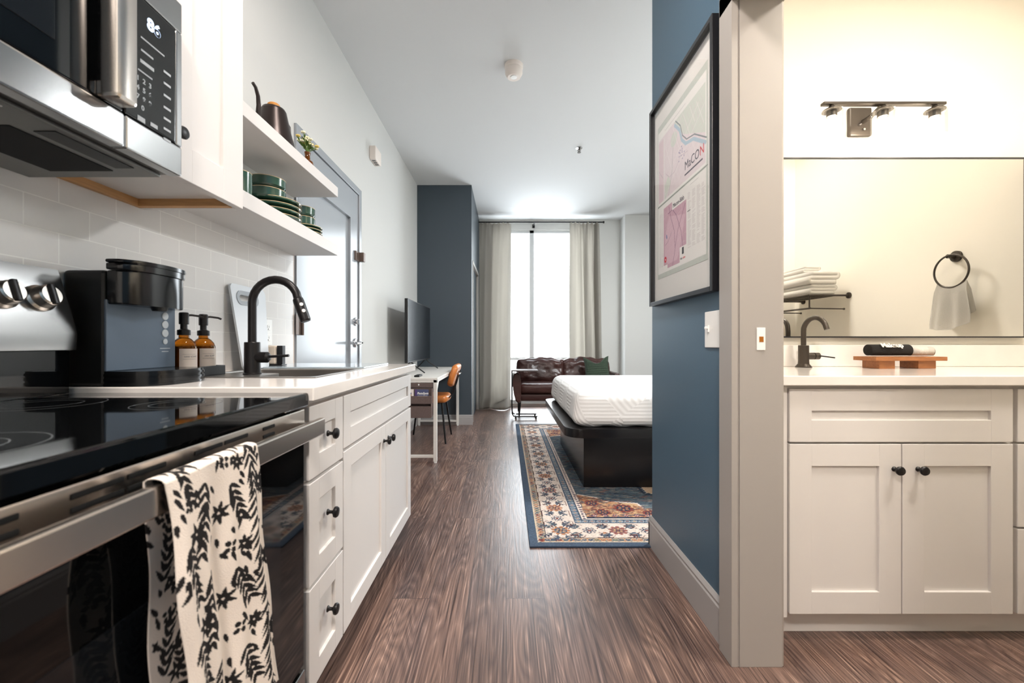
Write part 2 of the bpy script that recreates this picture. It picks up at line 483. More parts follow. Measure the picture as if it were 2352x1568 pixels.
# ================================================================== THE SETTING
XL = -1.118        # left wall
XR = 0.734         # blue wall face
def wood_floor():
    m = bpy.data.materials.new('wood_plank_floor'); m.use_nodes = True
    nt = m.node_tree; b = nt.nodes['Principled BSDF']; N = nt.nodes.new; L = nt.links.new
    tc = N('ShaderNodeTexCoord')
    mp = N('ShaderNodeMapping'); mp.inputs['Rotation'].default_value = (0, 0, PI / 2); L(tc.outputs['Object'], mp.inputs['Vector'])
    br = N('ShaderNodeTexBrick'); br.offset = 0.37; br.offset_frequency = 3
    br.inputs['Scale'].default_value = 1.0; br.inputs['Brick Width'].default_value = 1.22; br.inputs['Row Height'].default_value = 0.152
    br.inputs['Mortar Size'].default_value = 0.0009; br.inputs['Mortar Smooth'].default_value = 0.1; br.inputs['Bias'].default_value = 0.0
    br.inputs['Color1'].default_value = (0, 0, 0, 1); br.inputs['Color2'].default_value = (1, 1, 1, 1); br.inputs['Mortar'].default_value = (0.5, 0.5, 0.5, 1)
    L(mp.outputs[0], br.inputs['Vector'])
    # every plank gets its own offset into the grain
    sep = N('ShaderNodeSeparateColor'); L(br.outputs['Color'], sep.inputs[0])
    cx = N('ShaderNodeCombineXYZ')
    ml = N('ShaderNodeMath'); ml.operation = 'MULTIPLY'; ml.inputs[1].default_value = 37.0; L(sep.outputs[0], ml.inputs[0])
    L(ml.outputs[0], cx.inputs[0]); L(ml.outputs[0], cx.inputs[1])
    ad = N('ShaderNodeVectorMath'); ad.operation = 'ADD'; L(tc.outputs['Object'], ad.inputs[0]); L(cx.outputs[0], ad.inputs[1])
    def grain(scale, st, detail=5, dist=0.0):
        mm = N('ShaderNodeMapping'); mm.inputs['Scale'].default_value = st; L(ad.outputs[0], mm.inputs['Vector'])
        n = N('ShaderNodeTexNoise'); n.inputs['Scale'].default_value = scale; n.inputs['Detail'].default_value = detail
        n.inputs['Distortion'].default_value = dist
        L(mm.outputs[0], n.inputs['Vector']); return n
    big = grain(3.0, (2.2, 0.35, 1), 3, 0.6)
    fine = grain(60.0, (3.2, 0.040, 1), 5, 0.9)
    # cathedral figure: rings from a strongly stretched noise
    cat = grain(1.0, (5.0, 0.55, 1), 2, 0.3)
    w = N('ShaderNodeMath'); w.operation = 'MULTIPLY'; w.inputs[1].default_value = 30.0; L(cat.outputs['Fac'], w.inputs[0])
    fr = N('ShaderNodeMath'); fr.operation = 'PINGPONG'; fr.inputs[1].default_value = 0.5; L(w.outputs[0], fr.inputs[0])
    mx1 = N('ShaderNodeMath'); mx1.operation = 'MULTIPLY_ADD'; mx1.inputs[1].default_value = 0.28; L(fr.outputs[0], mx1.inputs[0])
    sc2 = N('ShaderNodeMath'); sc2.operation = 'MULTIPLY'; sc2.inputs[1].default_value = 0.86; L(fine.outputs['Fac'], sc2.inputs[0]); L(sc2.outputs[0], mx1.inputs[2])
    rp = N('ShaderNodeValToRGB'); cr = rp.color_ramp
    cr.elements[0].position = 0.30; cr.elements[0].color = lin((56, 45, 42))
    cr.elements[1].position = 0.72; cr.elements[1].color = lin((168, 146, 135))
    for p, c in ((0.40, (84, 68, 64)), (0.50, (102, 85, 79)), (0.60, (122, 103, 95))):
        e = cr.elements.new(p); e.color = lin(c)
    L(mx1.outputs[0], rp.inputs[0])
    # plank-to-plank and broad tone variation
    tint = N('ShaderNodeValToRGB'); tint.color_ramp.elements[0].position = 0.3; tint.color_ramp.elements[1].position = 0.7
    tint.color_ramp.elements[0].color = (0.66, 0.62, 0.64, 1); tint.color_ramp.elements[1].color = (1.12, 1.0, 0.90, 1)
    L(big.outputs['Fac'], tint.inputs[0])
    m1 = N('ShaderNodeMix'); m1.data_type = 'RGBA'; m1.blend_type = 'MULTIPLY'; m1.inputs[0].default_value = 1.0
    L(rp.outputs[0], m1.inputs[6]); L(tint.outputs[0], m1.inputs[7])
    pv = N('ShaderNodeMapRange'); pv.inputs['To Min'].default_value = 0.90; pv.inputs['To Max'].default_value = 1.22; L(sep.outputs[0], pv.inputs['Value'])
    m2 = N('ShaderNodeVectorMath'); m2.operation = 'SCALE'; L(m1.outputs[2], m2.inputs[0]); L(pv.outputs[0], m2.inputs['Scale'])
    m3 = N('ShaderNodeMix'); m3.data_type = 'RGBA'; L(br.outputs['Fac'], m3.inputs[0]); L(m2.outputs[0], m3.inputs[6]); m3.inputs[7].default_value = lin((40, 32, 30))
    L(m3.outputs[2], b.inputs['Base Color'])
    rr = N('ShaderNodeMapRange'); rr.inputs['To Min'].default_value = 0.24; rr.inputs['To Max'].default_value = 0.42
    L(fine.outputs['Fac'], rr.inputs['Value']); L(rr.outputs[0], b.inputs['Roughness'])
    b.inputs['Specular IOR Level'].default_value = 0.75
    bp = N('ShaderNodeBump'); bp.inputs['Strength'].default_value = 0.30; bp.inputs['Distance'].default_value = 0.002
    L(mx1.outputs[0], bp.inputs['Height']); L(bp.outputs[0], b.inputs['Normal'])
    return m
M['floor'] = wood_floor()
struct('floor', MB().box((-1.3, -1.9, -0.06), (2.9, 7.0, 0.0)), M['floor'])
struct('ceiling', MB().box((-1.3, -1.9, 3.0), (2.9, 7.0, 3.1)), M['ceiling'])
struct('ceiling_bathroom', MB().box((0.855, 0.34, 2.78), (2.45, 1.97, 2.88)), M['bathwall'])

DY0, DY1, DZ1 = 2.200, 3.190, 2.180      # entry door opening in the left wall
w = MB(); w.box((XL - .14, -1.8, 0), (XL, DY0, 3.0)); w.box((XL - .14, DY1, 0), (XL, 6.9, 3.0)); w.box((XL - .14, DY0, DZ1), (XL, DY1, 3.0))
w.box((XL - .14, DY0, 0), (XL - .10, DY1, DZ1))
struct('wall_left', w, M['wall'])
struct('wall_back', MB().box((-1.258, -1.9, 0), (2.9, -1.75, 3.0)), M['wall'])
# dark closet block that juts out at the far left
w = MB(); w.box((XL, 5.236, 0), (-0.436, 5.40, 3.0)); w.box((-0.54, 6.46, 0), (-0.436, 6.78, 3.0)); w.box((-0.54, 5.40, 2.07), (-0.436, 6.46, 3.0))
struct('wall_closet', w, M['slate'])
d = MB(); d.box((-0.50, 5.415, 0.01), (-0.462, 6.445, 2.055))
dr = struct('door_2', d, M['slate'])
c = MB(); c.box((-0.5, 5.395, 0), (-0.428, 5.425, 2.09), .002); c.box((-0.5, 6.435, 0), (-0.428, 6.465, 2.09), .002); c.box((-0.5, 5.425, 2.05), (-0.428, 6.435, 2.09), .002)
struct('door_frame', c, M['trim'], dr)
# far wall with the tall window
WX0, WX1, WZ0, WZ1, WY = -0.20, 1.42, 0.055, 2.84, 6.72
w = MB(); w.box((-0.436, WY, 0), (WX0, 6.95, 3.0)); w.box((WX1, WY, 0), (1.84, 6.95, 3.0))
w.box((WX0, WY, WZ1), (WX1, 6.95, 3.0)); w.box((WX0, WY, 0), (WX1, 6.95, WZ0))
struct('wall_far', w, M['wall'])
struct('wall_column', MB().box((1.83, 6.45, 0), (2.65, 6.95, 3.0)), M['wall'])
wf = MB()
def bar(x0, x1, z0, z1): wf.box((x0, WY + .03, z0), (x1, WY + .11, z1), .003)
bar(WX0, WX0 + .05, WZ0, WZ1); bar(WX1 - .05, WX1, WZ0, WZ1); bar(WX0, WX1, WZ1 - .045, WZ1); bar(WX0, WX1, WZ0, WZ0 + .05)
bar(0.375, 0.447, .77, WZ1); bar(WX0, WX1, 0.745, 0.79)
win = struct('window_1', wf, M['winframe'])
g = MB()
for x0, x1, z0, z1 in ((WX0 + .05, .382, .79, WZ1 - .045), (.438, WX1 - .05, .79, WZ1 - .045), (WX0 + .05, WX1 - .05, WZ0 + .05, .745)):
    g.box((x0, WY + .065, z0), (x1, WY + .071, z1))
struct('window_glass', g, M['glass'], win)
# right wall of the bedroom
struct('wall_right', MB().box((2.65, 2.0, 0), (2.80, 6.95, 3.0)), M['wall'])
# blue wall between hall and bathroom, its return, the doorway
w = MB(); w.box((XR, 1.348, 0), (0.855, 2.103, 3.0)); w.box((XR, -1.8, 0), (0.855, 0.36, 3.0)); w.box((XR, .36, 2.15), (0.855, 1.40, 3.0))
struct('wall_blue', w, M['blue'])
struct('wall_bedroom_near', MB().box((0.855, 1.975, 0), (2.65, 2.103, 3.0)), M['wall'])
struct('wall_bathroom_left', MB().box((0.855, 1.34, 0), (0.865, 1.97, 2.79)), M['bathwall'])
struct('wall_bathroom_back', MB().box((0.855, 1.965, 0), (2.45, 1.975, 2.79)), M['bathwall'])
struct('wall_bathroom_right', MB().box((2.45, 0.24, 0), (2.55, 1.975, 2.79)), M['bathwall'])
struct('wall_bathroom_front', MB().box((0.878, 0.24, 0), (2.45, 0.34, 2.79)), M['bathwall'])
# hollow steel door frame of the bathroom
def jamb_profile(y, s):
    return [(0.7095, y), (0.7285, y), (0.7285, y + s * .004), (0.735, y + s * .004), (0.735, y), (0.868, y), (0.877, y + s * .006),
            (0.877, y + s * .075), (0.858, y + s * .075), (0.858, y + s * .03), (0.732, y + s * .03), (0.732, y + s * .077), (0.7095, y + s * .077)]
f = MB(); f.prism(jamb_profile(1.316, 1), 2, 0, 2.16, .0012); f.prism([(p[0], p[1]) for p in jamb_profile(0.44, -1)][::-1], 2, 0, 2.16, .0012)
f.box((.7095, .363, 2.100), (.732, 1.393, 2.165), .001); f.box((.7095, .44, 2.100), (.877, 1.316, 2.107)); f.box((.858, .363, 2.100), (.877, 1.393, 2.165), .001)
fr = struct('door_3', f, M['trim'])
sp = MB(); sp.box((.788, 1.3135, .998), (.8145, 1.3165, 1.069), .0008)
o = part('strike_plate', sp, M['white'], fr); 
part('strike_hole', MB().box((.795, 1.3128, 1.024), (.808, 1.3140, 1.041)), M['brass'], o)
# baseboards
def baseboard(name, a, b, t=.014, h=.15, side=(1, 0)):
    mb = MB(); sx, sy = side
    prof = [(0, 0), (t, 0), (t, h - .030), (t * .75, h - .024), (t * .85, h - .014), (t * .3, h), (0, h)]
    r0, r1 = [], []
    for (d, z) in prof:
        r0.append(mb.bm.verts.new((a[0] + sx * d, a[1] + sy * d, z))); r1.append(mb.bm.verts.new((b[0] + sx * d, b[1] + sy * d, z)))
    mb.skin([r0, r1]); return struct(name, mb, M['base'])
baseboard('baseboard_blue', (XR, 1.393), (XR, 2.117), side=(-1, 0))
baseboard('baseboard_end', (XR - .014, 2.103), (2.65, 2.103), side=(0, 1))
baseboard('baseboard_closet', (XL, 5.236), (-.422, 5.236), side=(0, -1), h=.125)
baseboard('baseboard_left', (XL, 3.19), (XL, 5.236), h=.10)
baseboard('baseboard_far', (WX1, WY), (1.83, WY), side=(0, -1), h=.10)
baseboard('baseboard_column', (1.83, 6.45), (2.65, 6.45), side=(0, -1), h=.10)

# entry door in its steel frame
f = MB(); X1 = XL + .014
f.box((XL - .10, DY0, 0), (X1, DY0 + .048, DZ1), .002); f.box((XL - .10, DY1 - .048, 0), (X1, DY1, DZ1), .002); f.box((XL - .10, DY0 + .048, DZ1 - .048), (X1, DY1 - .048, DZ1), .002)
dr = struct('door_1', f, M['doorpaint'])
lf = MB(); y0, y1, z1 = DY0 + .052, DY1 - .052, DZ1 - .052; fx = XL + .004
lf.box((fx - .044, y0, .01), (fx - .019, y1, z1)); st = .148
lf.box((fx - .022, y0, .01), (fx, y0 + .10, z1)); lf.box((fx - .022, y1 - st, .01), (fx, y1, z1)); lf.box((fx - .022, y0 + .10, z1 - .208), (fx, y1 - st, z1)); lf.box((fx - .022, y0 + .10, .01), (fx, y1 - st, .22))
leaf = part('door_leaf', lf, M['doorpaint'], dr)
hz = 1.118
part('hinge', MB().box((X1, 2.187, hz - .053), (X1 + .004, 2.246, hz + .053), .001).box((X1, 2.250, hz - .053), (X1 + .004, 2.262, hz + .053), .001).cyl((X1 + .008, 2.248, hz - .055), (X1 + .008, 2.248, hz + .055), .0075, n=16), M['brownmetal'], leaf)
ly = y1 - .062
lk = part('deadbolt', MB().lathe((fx, ly, 1.178), (1, 0, 0), [(.030, 0), (.030, .006), (.026, .011), (0.012, .012), (0.012, .016), (0, .016)]), M['chrome'], leaf)
part('thumb_turn', MB().box((fx + .012, ly - .004, 1.158), (fx + .034, ly + .004, 1.198), .003), M['chrome'], leaf)
lv = MB().lathe((fx, ly, 1.022), (1, 0, 0), [(.033, 0), (.033, .007), (.029, .011), (.012, .013), (.011, .05), (0, .05)])
lv.tube([(fx + .048, ly + .004, 1.022), (fx + .055, ly - .01, 1.022), (fx + .056, ly - .05, 1.022), (fx + .053, ly - .12, 1.020)], .009, 12)
part('lever_handle', lv, M['chrome'], leaf)
part('latch_guard', MB().box((fx, y1 - .075, 1.632), (fx + .013, y1 - .006, 1.70), .002).box((fx + .002, y1 - .008, 1.632), (fx + .046, y1 + .030, 1.70), .003), M['brownmetal'], leaf)

# alarm box high on the left wall
t = thing('wall_alarm', 'small white alarm sounder high on the left wall beyond the entry door', 'alarm', (XL, 3.50, 2.52))
part('housing', MB().box((XL, 3.41, 2.525), (XL + .052, 3.565, 2.635), .006), M['alarm'], t)
g = MB()
for k in range(3): g.box((XL + .012, 3.435 + k * .04, 2.5235), (XL + .040, 3.460 + k * .04, 2.526))
part('grille', g, M['ink'], t)
t = thing('smoke_detector', 'white round smoke detector on the ceiling nearest the kitchen', 'smoke detector', (.053, 2.99, 2.91))
part('mounting_ring', MB().lathe((.053, 2.98, 3.0), (0, 0, -1), [(.066, 0), (.066, .020), (.060, .028), (0.0, .028)]), M['alarm'], t)
part('housing', MB().lathe((.053, 2.98, 2.972), (0, 0, -1), [(.050, 0), (.062, .003), (.062, .030), (.050, .055), (.044, .060), (0, .060)]), M['alarm'], t)
part('test_button', MB().lathe((.053, 2.97, 2.912), (0, 0, -1), [(.024, 0), (.022, .005), (0, .006)]), M['white'], t)
t = thing('fire_sprinkler', 'small chrome sprinkler head in the ceiling above the bed side', 'sprinkler', (.738, 4.24, 2.95))
part('escutcheon', MB().lathe((.738, 4.24, 3.0), (0, 0, -1), [(.034, 0), (.034, .004), (.02, .008), (0, .008)]), M['chrome'], t)
s = MB().lathe((.738, 4.24, 2.992), (0, 0, -1), [(.008, 0), (.008, .012), (.004, .016), (.004, .035), (0.018, .037), (0.018, .040), (0, .040)])
s.tube([(.726, 4.24, 2.985), (.724, 4.24, 2.972), (.736, 4.24, 2.957)], .0025, 8); s.tube([(.750, 4.24, 2.985), (.752, 4.24, 2.972), (.740, 4.24, 2.957)], .0025, 8)
part('sprinkler_head', s, M['bronze'], t)
for nm, lb, x, y, z, r in (('ceiling_lamp', 'round flush ceiling lamp over the kitchen aisle', -.10, 1.05, 3.0, .20),
                           ('ceiling_lamp', 'round flush ceiling lamp at the back of the hall', -.10, -.80, 3.0, .20),
                           ('ceiling_lamp', 'added unseen ceiling lamp over the bed, fill for the bedroom', 2.28, 3.35, 3.0, .23),
                           ('ceiling_lamp', 'added unseen ceiling lamp, fill for the bathroom', 1.75, .85, 2.78, .18)):
    t = thing(nm, lb, 'ceiling lamp', (x, y, z - .05))
    part('lamp_body', MB().lathe((x, y, z), (0, 0, -1), [(r + .01, 0), (r + .01, .030), (r, .034), (0, .034)], 40), M['white'], t)
    part('diffuser', MB().lathe((x, y, z - .034), (0, 0, -1), [(r - .01, 0), (r - .012, .010), (r - .05, .018), (0, .020)], 40), M['lens'], t)

# ================================================================== KITCHEN
CT = 0.911
# tiled backsplash
def tile_mat():
    m = bpy.data.materials.new('subway_tile'); m.use_nodes = True
    nt = m.node_tree; b = nt.nodes['Principled BSDF']; N = nt.nodes.new; L = nt.links.new
    tc = N('ShaderNodeTexCoord'); sx = N('ShaderNodeSeparateXYZ'); cx = N('ShaderNodeCombineXYZ')
    L(tc.outputs['Object'], sx.inputs[0])
    def add(sock, k):
        a = N('ShaderNodeMath'); a.operation = 'ADD'; a.inputs[1].default_value = k; L(sock, a.inputs[0]); return a.outputs[0]
    L(add(sx.outputs[1], 10 * .1524 - 1.951 + .0762 + .1524 * 3), cx.inputs[0]); L(add(sx.outputs[2], -CT + .0762 * 2), cx.inputs[1])
    br = N('ShaderNodeTexBrick'); br.offset = 0.5
    br.inputs['Scale'].default_value = 1; br.inputs['Brick Width'].default_value = .1524; br.inputs['Row Height'].default_value = .0762
    br.inputs['Mortar Size'].default_value = .0013; br.inputs['Mortar Smooth'].default_value = .1
    br.inputs['Color1'].default_value = lin((220, 217, 214)); br.inputs['Color2'].default_value = lin((226, 223, 220)); br.inputs['Mortar'].default_value = lin((244, 242, 238))
    L(cx.outputs[0], br.inputs['Vector']); L(br.outputs['Color'], b.inputs['Base Color'])
    b.inputs['Roughness'].default_value = 0.16
    n = N('ShaderNodeTexNoise'); n.inputs['Scale'].default_value = 9; L(tc.outputs['Object'], n.inputs['Vector'])
    ad = N('ShaderNodeMath'); ad.operation = 'MULTIPLY_ADD'; ad.inputs[1].default_value = -1.0; L(br.outputs['Fac'], ad.inputs[0])
    sc_ = N('ShaderNodeMath'); sc_.operation = 'MULTIPLY'; sc_.inputs[1].default_value = .5; L(n.outputs['Fac'], sc_.inputs[0]); L(sc_.outputs[0], ad.inputs[2])
    bp = N('ShaderNodeBump'); bp.inputs['Strength'].default_value = .35; bp.inputs['Distance'].default_value = .0015
    L(ad.outputs[0], bp.inputs['Height']); L(bp.outputs[0], b.inputs['Normal']); return m
XT = XL + .008
tp = struct('wall_tiles', MB().box((XL, -.35, CT - .03), (XT, 2.178, 1.478)), tile_mat())
struct('trim_1', MB().box((XL, 2.178, CT - .03), (XT + .001, 2.186, 1.478), .001), mat('tile_edge_trim', (190, 172, 158), .4))

# base cabinets
def base_cab(name, label, y0, y1, group=None):
    t = thing(name, label, 'cabinet', ((-1.118 - .52) / 2, (y0 + y1) / 2, 0))
    part('body', MB().box((XL + .001, y0, .115), (-.522, y0 + .018, .876)).box((XL + .001, y1 - .018, .115), (-.522, y1, .876)).box((XL + .001, y0 + .018, .115), (-.522, y1 - .018, .133))
         .box((XL + .001, y0 + .018, .133), (XL + .010, y1 - .018, .876)).box((-.540, y0 + .018, .133), (-.522, y1 - .018, .876)), M['cab'], t)
    part('toe_kick', MB().box((XL + .001, y0, 0.001), (-.60, y1, .115)), M['cabdark'], t)
    return t
t = base_cab('drawer_cabinet', 'narrow white base cabinet of three drawers beside the stove', 1.058, 1.282)
for z0, z1, zk in ((.670, .858, .768), (.398, .660, .548), (.125, .388, .277)):
    d = part('drawer', shaker('X+', -.522, 1.061, 1.280, z0, z1, .057, .022), M['cab'], t)
    knob((-.5005, 1.170, zk), (1, 0, 0), d)
t = base_cab('sink_cabinet', 'wide white sink base cabinet with two doors and a false drawer front', 1.283, 2.188)
part('false_drawer_front', shaker('X+', -.522, 1.286, 2.186, .695, .858, .057, .022), M['cab'], t)
d = part('door', shaker('X+', -.522, 1.286, 1.734, .125, .685, .060, .022), M['cab'], t); knob((-.5005, 1.705, .622), (1, 0, 0), d)
d = part('door', shaker('X+', -.522, 1.738, 2.186, .125, .685, .060, .022), M['cab'], t); knob((-.5005, 1.767, .622), (1, 0, 0), d)

# worktop with the sink cut-out, built as slabs round the hole
SX0, SX1, SY0, SY1 = -1.055, -.600, 1.315, 1.735
k = MB()
x0, x1, y0, y1 = XT, -.478, 1.036, 2.200
zc = CT - .033
def slab_with_hole(mb, x0, x1, y0, y1, hx0, hx1, hy0, hy1, z0, z1, bev=.003):
    o_ = [(x0, y0), (x1, y0), (x1, y1), (x0, y1)]; i_ = [(hx0, hy0), (hx1, hy0), (hx1, hy1), (hx0, hy1)]
    vt = {}
    for nm, pts in (('o', o_), ('i', i_)):
        for z in (z0, z1): vt[nm, z] = [mb.bm.verts.new((*p, z)) for p in pts]
    fs = []
    for q in range(4):
        r = (q + 1) % 4
        fs.append(mb.bm.faces.new((vt['o', z1][q], vt['o', z1][r], vt['i', z1][r], vt['i', z1][q])))
        fs.append(mb.bm.faces.new((vt['o', z0][r], vt['o', z0][q], vt['i', z0][q], vt['i', z0][r])))
        fs.append(mb.bm.faces.new((vt['o', z0][q], vt['o', z0][r], vt['o', z1][r], vt['o', z1][q])))
        fs.append(mb.bm.faces.new((vt['i', z0][r], vt['i', z0][q], vt['i', z1][q], vt['i', z1][r])))
    es = [e for q in range(4) for e in vt['o', z1][q].link_edges if e.other_vert(vt['o', z1][q]) in vt['o', z1] or e.other_vert(vt['o', z1][q]) in vt['o', z0]]
    bmesh.ops.bevel(mb.bm, geom=list(set(es)), offset=bev, segments=2, affect='EDGES', profile=.5)
slab_with_hole(k, x0, x1, y0, y1, SX0 - .004, SX1 + .004, SY0 - .004, SY1 + .004, zc, CT)
solo('kitchen_worktop', k, M['quartz'], 'white quartz worktop over the kitchen base cabinets', 'worktop')
# sink: L-shaped bowl with a tap ledge in its near wall-side corner
t = thing('kitchen_sink', 'stainless steel sink with a corner tap ledge set in the white worktop', 'sink', ((SX0 + SX1) / 2, (SY0 + SY1) / 2, CT - .17))
LX, LY = -.800, 1.490
s = MB(); zb = CT - .165; zr = CT + .003
def arc(cx, cy, r, a0, a1, n=6): return [(cx + r * math.cos(a0 + (a1 - a0) * i / n), cy + r * math.sin(a0 + (a1 - a0) * i / n)) for i in range(n + 1)]
r_ = .028
ix0, ix1, iy0, iy1 = SX0 + .03, SX1 - .012, SY0 + .018, SY1 - .014
poly = (arc(LX + r_, iy0 + r_, r_, PI, 1.5 * PI) + arc(ix1 - r_, iy0 + r_, r_, 1.5 * PI, 2 * PI) + arc(ix1 - r_, iy1 - r_, r_, 0, .5 * PI)
        + arc(ix0 + r_, iy1 - r_, r_, .5 * PI, PI) + arc(ix0 + r_, LY + r_, r_, PI, 1.5 * PI) + arc(LX - r_, LY - r_, r_, .5 * PI, 0))
def lring(off, z): 
    cxm, cym = (ix0 + ix1) / 2, (iy0 + iy1) / 2
    return [s.bm.verts.new((p[0] + (cxm - p[0]) * off, p[1] + (cym - p[1]) * off, z)) for p in poly]
rings = [lring(0, zr), lring(.01, zr - .004), lring(.015, zb + .03), lring(.05, zb + .004), lring(.12, zb)]
s.skin(rings, cap0=False, cap1=True)
part('basin', s, M['sinksteel'], t)
# deck plate around the bowl: outer rectangle minus the bowl outline
dk = bmesh.new()
outer = [(SX0, SY0), (SX1, SY0), (SX1, SY1), (SX0, SY1)]
vo = [dk.verts.new((*p, zr)) for p in outer]; vi = [dk.verts.new((*p, zr)) for p in poly]
eo = [dk.edges.new((vo[i], vo[(i + 1) % 4])) for i in range(4)]; ei = [dk.edges.new((vi[i], vi[(i + 1) % len(vi)])) for i in range(len(vi))]
bmesh.ops.triangle_fill(dk, use_beauty=True, use_dissolve=False, edges=eo + ei)
ext = bmesh.ops.extrude_face_region(dk, geom=dk.faces[:])
bmesh.ops.translate(dk, verts=[v for v in ext['geom'] if isinstance(v, bmesh.types.BMVert)], vec=(0, 0, -.003))
q = MB(); q.bm.free(); q.bm = dk
part('sink_deck', q, M['sinksteel'], t)
part('drain', MB().lathe((-.83, 1.60, zb + .001), (0, 0, 1), [(.044, 0), (.044, .003), (.034, .004), (.03, .001), (0, .001)]), M['chrome'], t)
solo('drying_mat', MB().box((XT + .012, 1.80, CT + .0005), (-.613, 2.170, CT + .0065), .002), M['mat'], 'thin blue-grey drying mat on the worktop beyond the sink', 'drying mat')

# tap
t = thing('kitchen_faucet', 'matte black pull-down kitchen tap with a tall arched neck at the sink', 'tap', (-.868, 1.428, zr))
bx, by = -.868, 1.428
part('faucet_body', MB().lathe((bx, by, zr), (0, 0, 1), [(.0285, 0), (.0285, .004), (.0255, .006), (.0245, .108), (.023, .110), (0, .110)]), M['blackmetal'], t)
R = .079; za = 1.250 - .013 - R
pts = [(bx, by, 1.02), (bx, by, 1.10), (bx, by, za)] + [(bx + R - R * math.cos(a), by, za + R * math.sin(a)) for a in [PI * i / 14 for i in range(1, 13)]]
ex, ez = pts[-1][0], pts[-1][2]
pts.append((ex + .006, by, ez - .022))
part('neck', MB().tube(pts, .0135, 18), M['blackmetal'], t)
hx, hz2 = ex + .004, ez - .018
dx_, dz_ = .030, -.082
sh = MB().lathe((hx, by, hz2), (dx_, 0, dz_), [(.0135, 0), (.0165, .004), (.0175, .012), (.0175, .080), (.0150, .085), (0, .085)])
sp = part('spray_head', sh, M['blackmetal'], t)
L_ = math.hypot(dx_, dz_); u_ = Vector((dx_ / L_, 0, dz_ / L_))
for q_ in (.026, .049):
    c = Vector((hx, by, hz2)) + u_ * q_ + Vector((.010, -.0125, .002))
    part('spray_button', MB().lathe(c, (.62, -.78, .1), [(.0062, 0), (.0058, .0035), (0, .0038)], 16), M['white'], sp)
hd = MB().cyl((bx, by, .972), (bx + .052, by, .972), .0185, n=24).lathe((bx + .052, by, .972), (1, 0, 0), [(.0185, 0), (.012, .006), (0, .008)])
part('handle_hub', hd, M['blackmetal'], t)
part('handle_lever', MB().tube([(bx + .054, by, .974), (bx + .085, by, .9755), (bx + .125, by, .978)], .0045, 12), M['blackmetal'], t)

# cutting board leaning on the tiles
t = thing('cutting_board', 'white plastic cutting board leaning upright on the tiles behind the tap', 'cutting board', (-1.07, 1.74, CT))
tilt = math.atan2(.045, .345)
def board_poly(): 
    P_ = []
    for (cy, cz, r, a0, a1) in ((1.685, .018, .016, PI, 1.5 * PI), (1.835, .018, .016, 1.5 * PI, 2 * PI), (1.865, .322, .026, 0, .5 * PI), (1.672, .330, .020, .5 * PI, PI)):
        P_ += arc(cy, cz, r, a0, a1)
    return P_
def lean(mb):
    for v in mb.bm.verts:
        x, y, z = v.co; v.co = (XT + .058 - z * math.sin(tilt) + x * math.cos(tilt), y, CT + .001 + z * math.cos(tilt) + x * math.sin(tilt))
    return mb
b1 = MB(); P_ = board_poly()
A = [b1.bm.verts.new((-.004, *p)) for p in P_]; B = [b1.bm.verts.new((.004, *p)) for p in P_]
hole = arc(1.712, .296, .012, .5 * PI, 1.5 * PI) + arc(1.800, .296, .012, 1.5 * PI, 2.5 * PI)
for V_, x in ((A, -.004), (B, .004)):
    Hh = [b1.bm.verts.new((x, *p)) for p in hole]
    e1 = [b1.bm.edges.new((V_[i], V_[(i + 1) % len(V_)])) for i in range(len(V_))]; e2 = [b1.bm.edges.new((Hh[i], Hh[(i + 1) % len(Hh)])) for i in range(len(Hh))]
    bmesh.ops.triangle_fill(b1.bm, use_beauty=True, edges=e1 + e2)
    if x < 0: HA = Hh
    else: HB = Hh
for S_, T_ in ((A, B), (HA, HB)):
    n_ = len(S_)
    for i in range(n_): b1.bm.faces.new((S_[i], S_[(i + 1) % n_], T_[(i + 1) % n_], T_[i]))
part('board', lean(b1), M['board'], t)
g1 = MB(); rimo = arc(1.712, .296, .030, .5 * PI, 1.5 * PI, 8) + arc(1.800, .296, .030, 1.5 * PI, 2.5 * PI, 8)
rimi = arc(1.712, .296, .0125, .5 * PI, 1.5 * PI, 8) + arc(1.800, .296, .0125, 1.5 * PI, 2.5 * PI, 8)
ro = [g1.bm.verts.new((.0042, *p)) for p in rimo]; ri = [g1.bm.verts.new((.0042, *p)) for p in rimi]; ro2 = [g1.bm.verts.new((.0062, *p)) for p in rimo]; ri2 = [g1.bm.verts.new((.0062, *p)) for p in rimi]
g1.skin([ro, ro2, ri2, ri], closed=True)
part('grip_rim', lean(g1), M['boardgrey'], t)

t = thing('wall_outlet', 'white double wall socket on the tiles between the cutting board and the entry door', 'socket', (XT, 1.935, 1.07))
part('plate', MB().box((XT, 1.895, 1.010), (XT + .006, 1.972, 1.130), .003), M['white'], t)
for z in (1.095, 1.045):
    q = part('receptacle', MB().box((XT + .005, 1.915, z - .016), (XT + .0085, 1.952, z + .016), .003), M['white'], t)
    part('slot', MB().box((XT + .008, 1.926, z - .004), (XT + .0088, 1.928, z + .008)).box((XT + .008, 1.939, z - .004), (XT + .0088, 1.941, z + .006)).cyl((XT + .008, 1.9335, z - .010), (XT + .0088, 1.9335, z - .010), .003), M['slot'], q)
t = thing('sponge_holder', 'cream sponge upright in a slim black stand behind the kitchen tap', 'sponge holder', (-1.05, 1.90, CT))
part('sponge', MB().box((-1.100, 1.900, CT + .014), (-1.050, 1.936, CT + .098), .006), M['sponge'], t)
part('stand', MB().box((-1.102, 1.895, CT + .0075), (-1.018, 1.940, CT + .013), .001).box((-1.045, 1.903, CT + .008), (-1.020, 1.930, CT + .098), .002), M['blackmetal'], t)

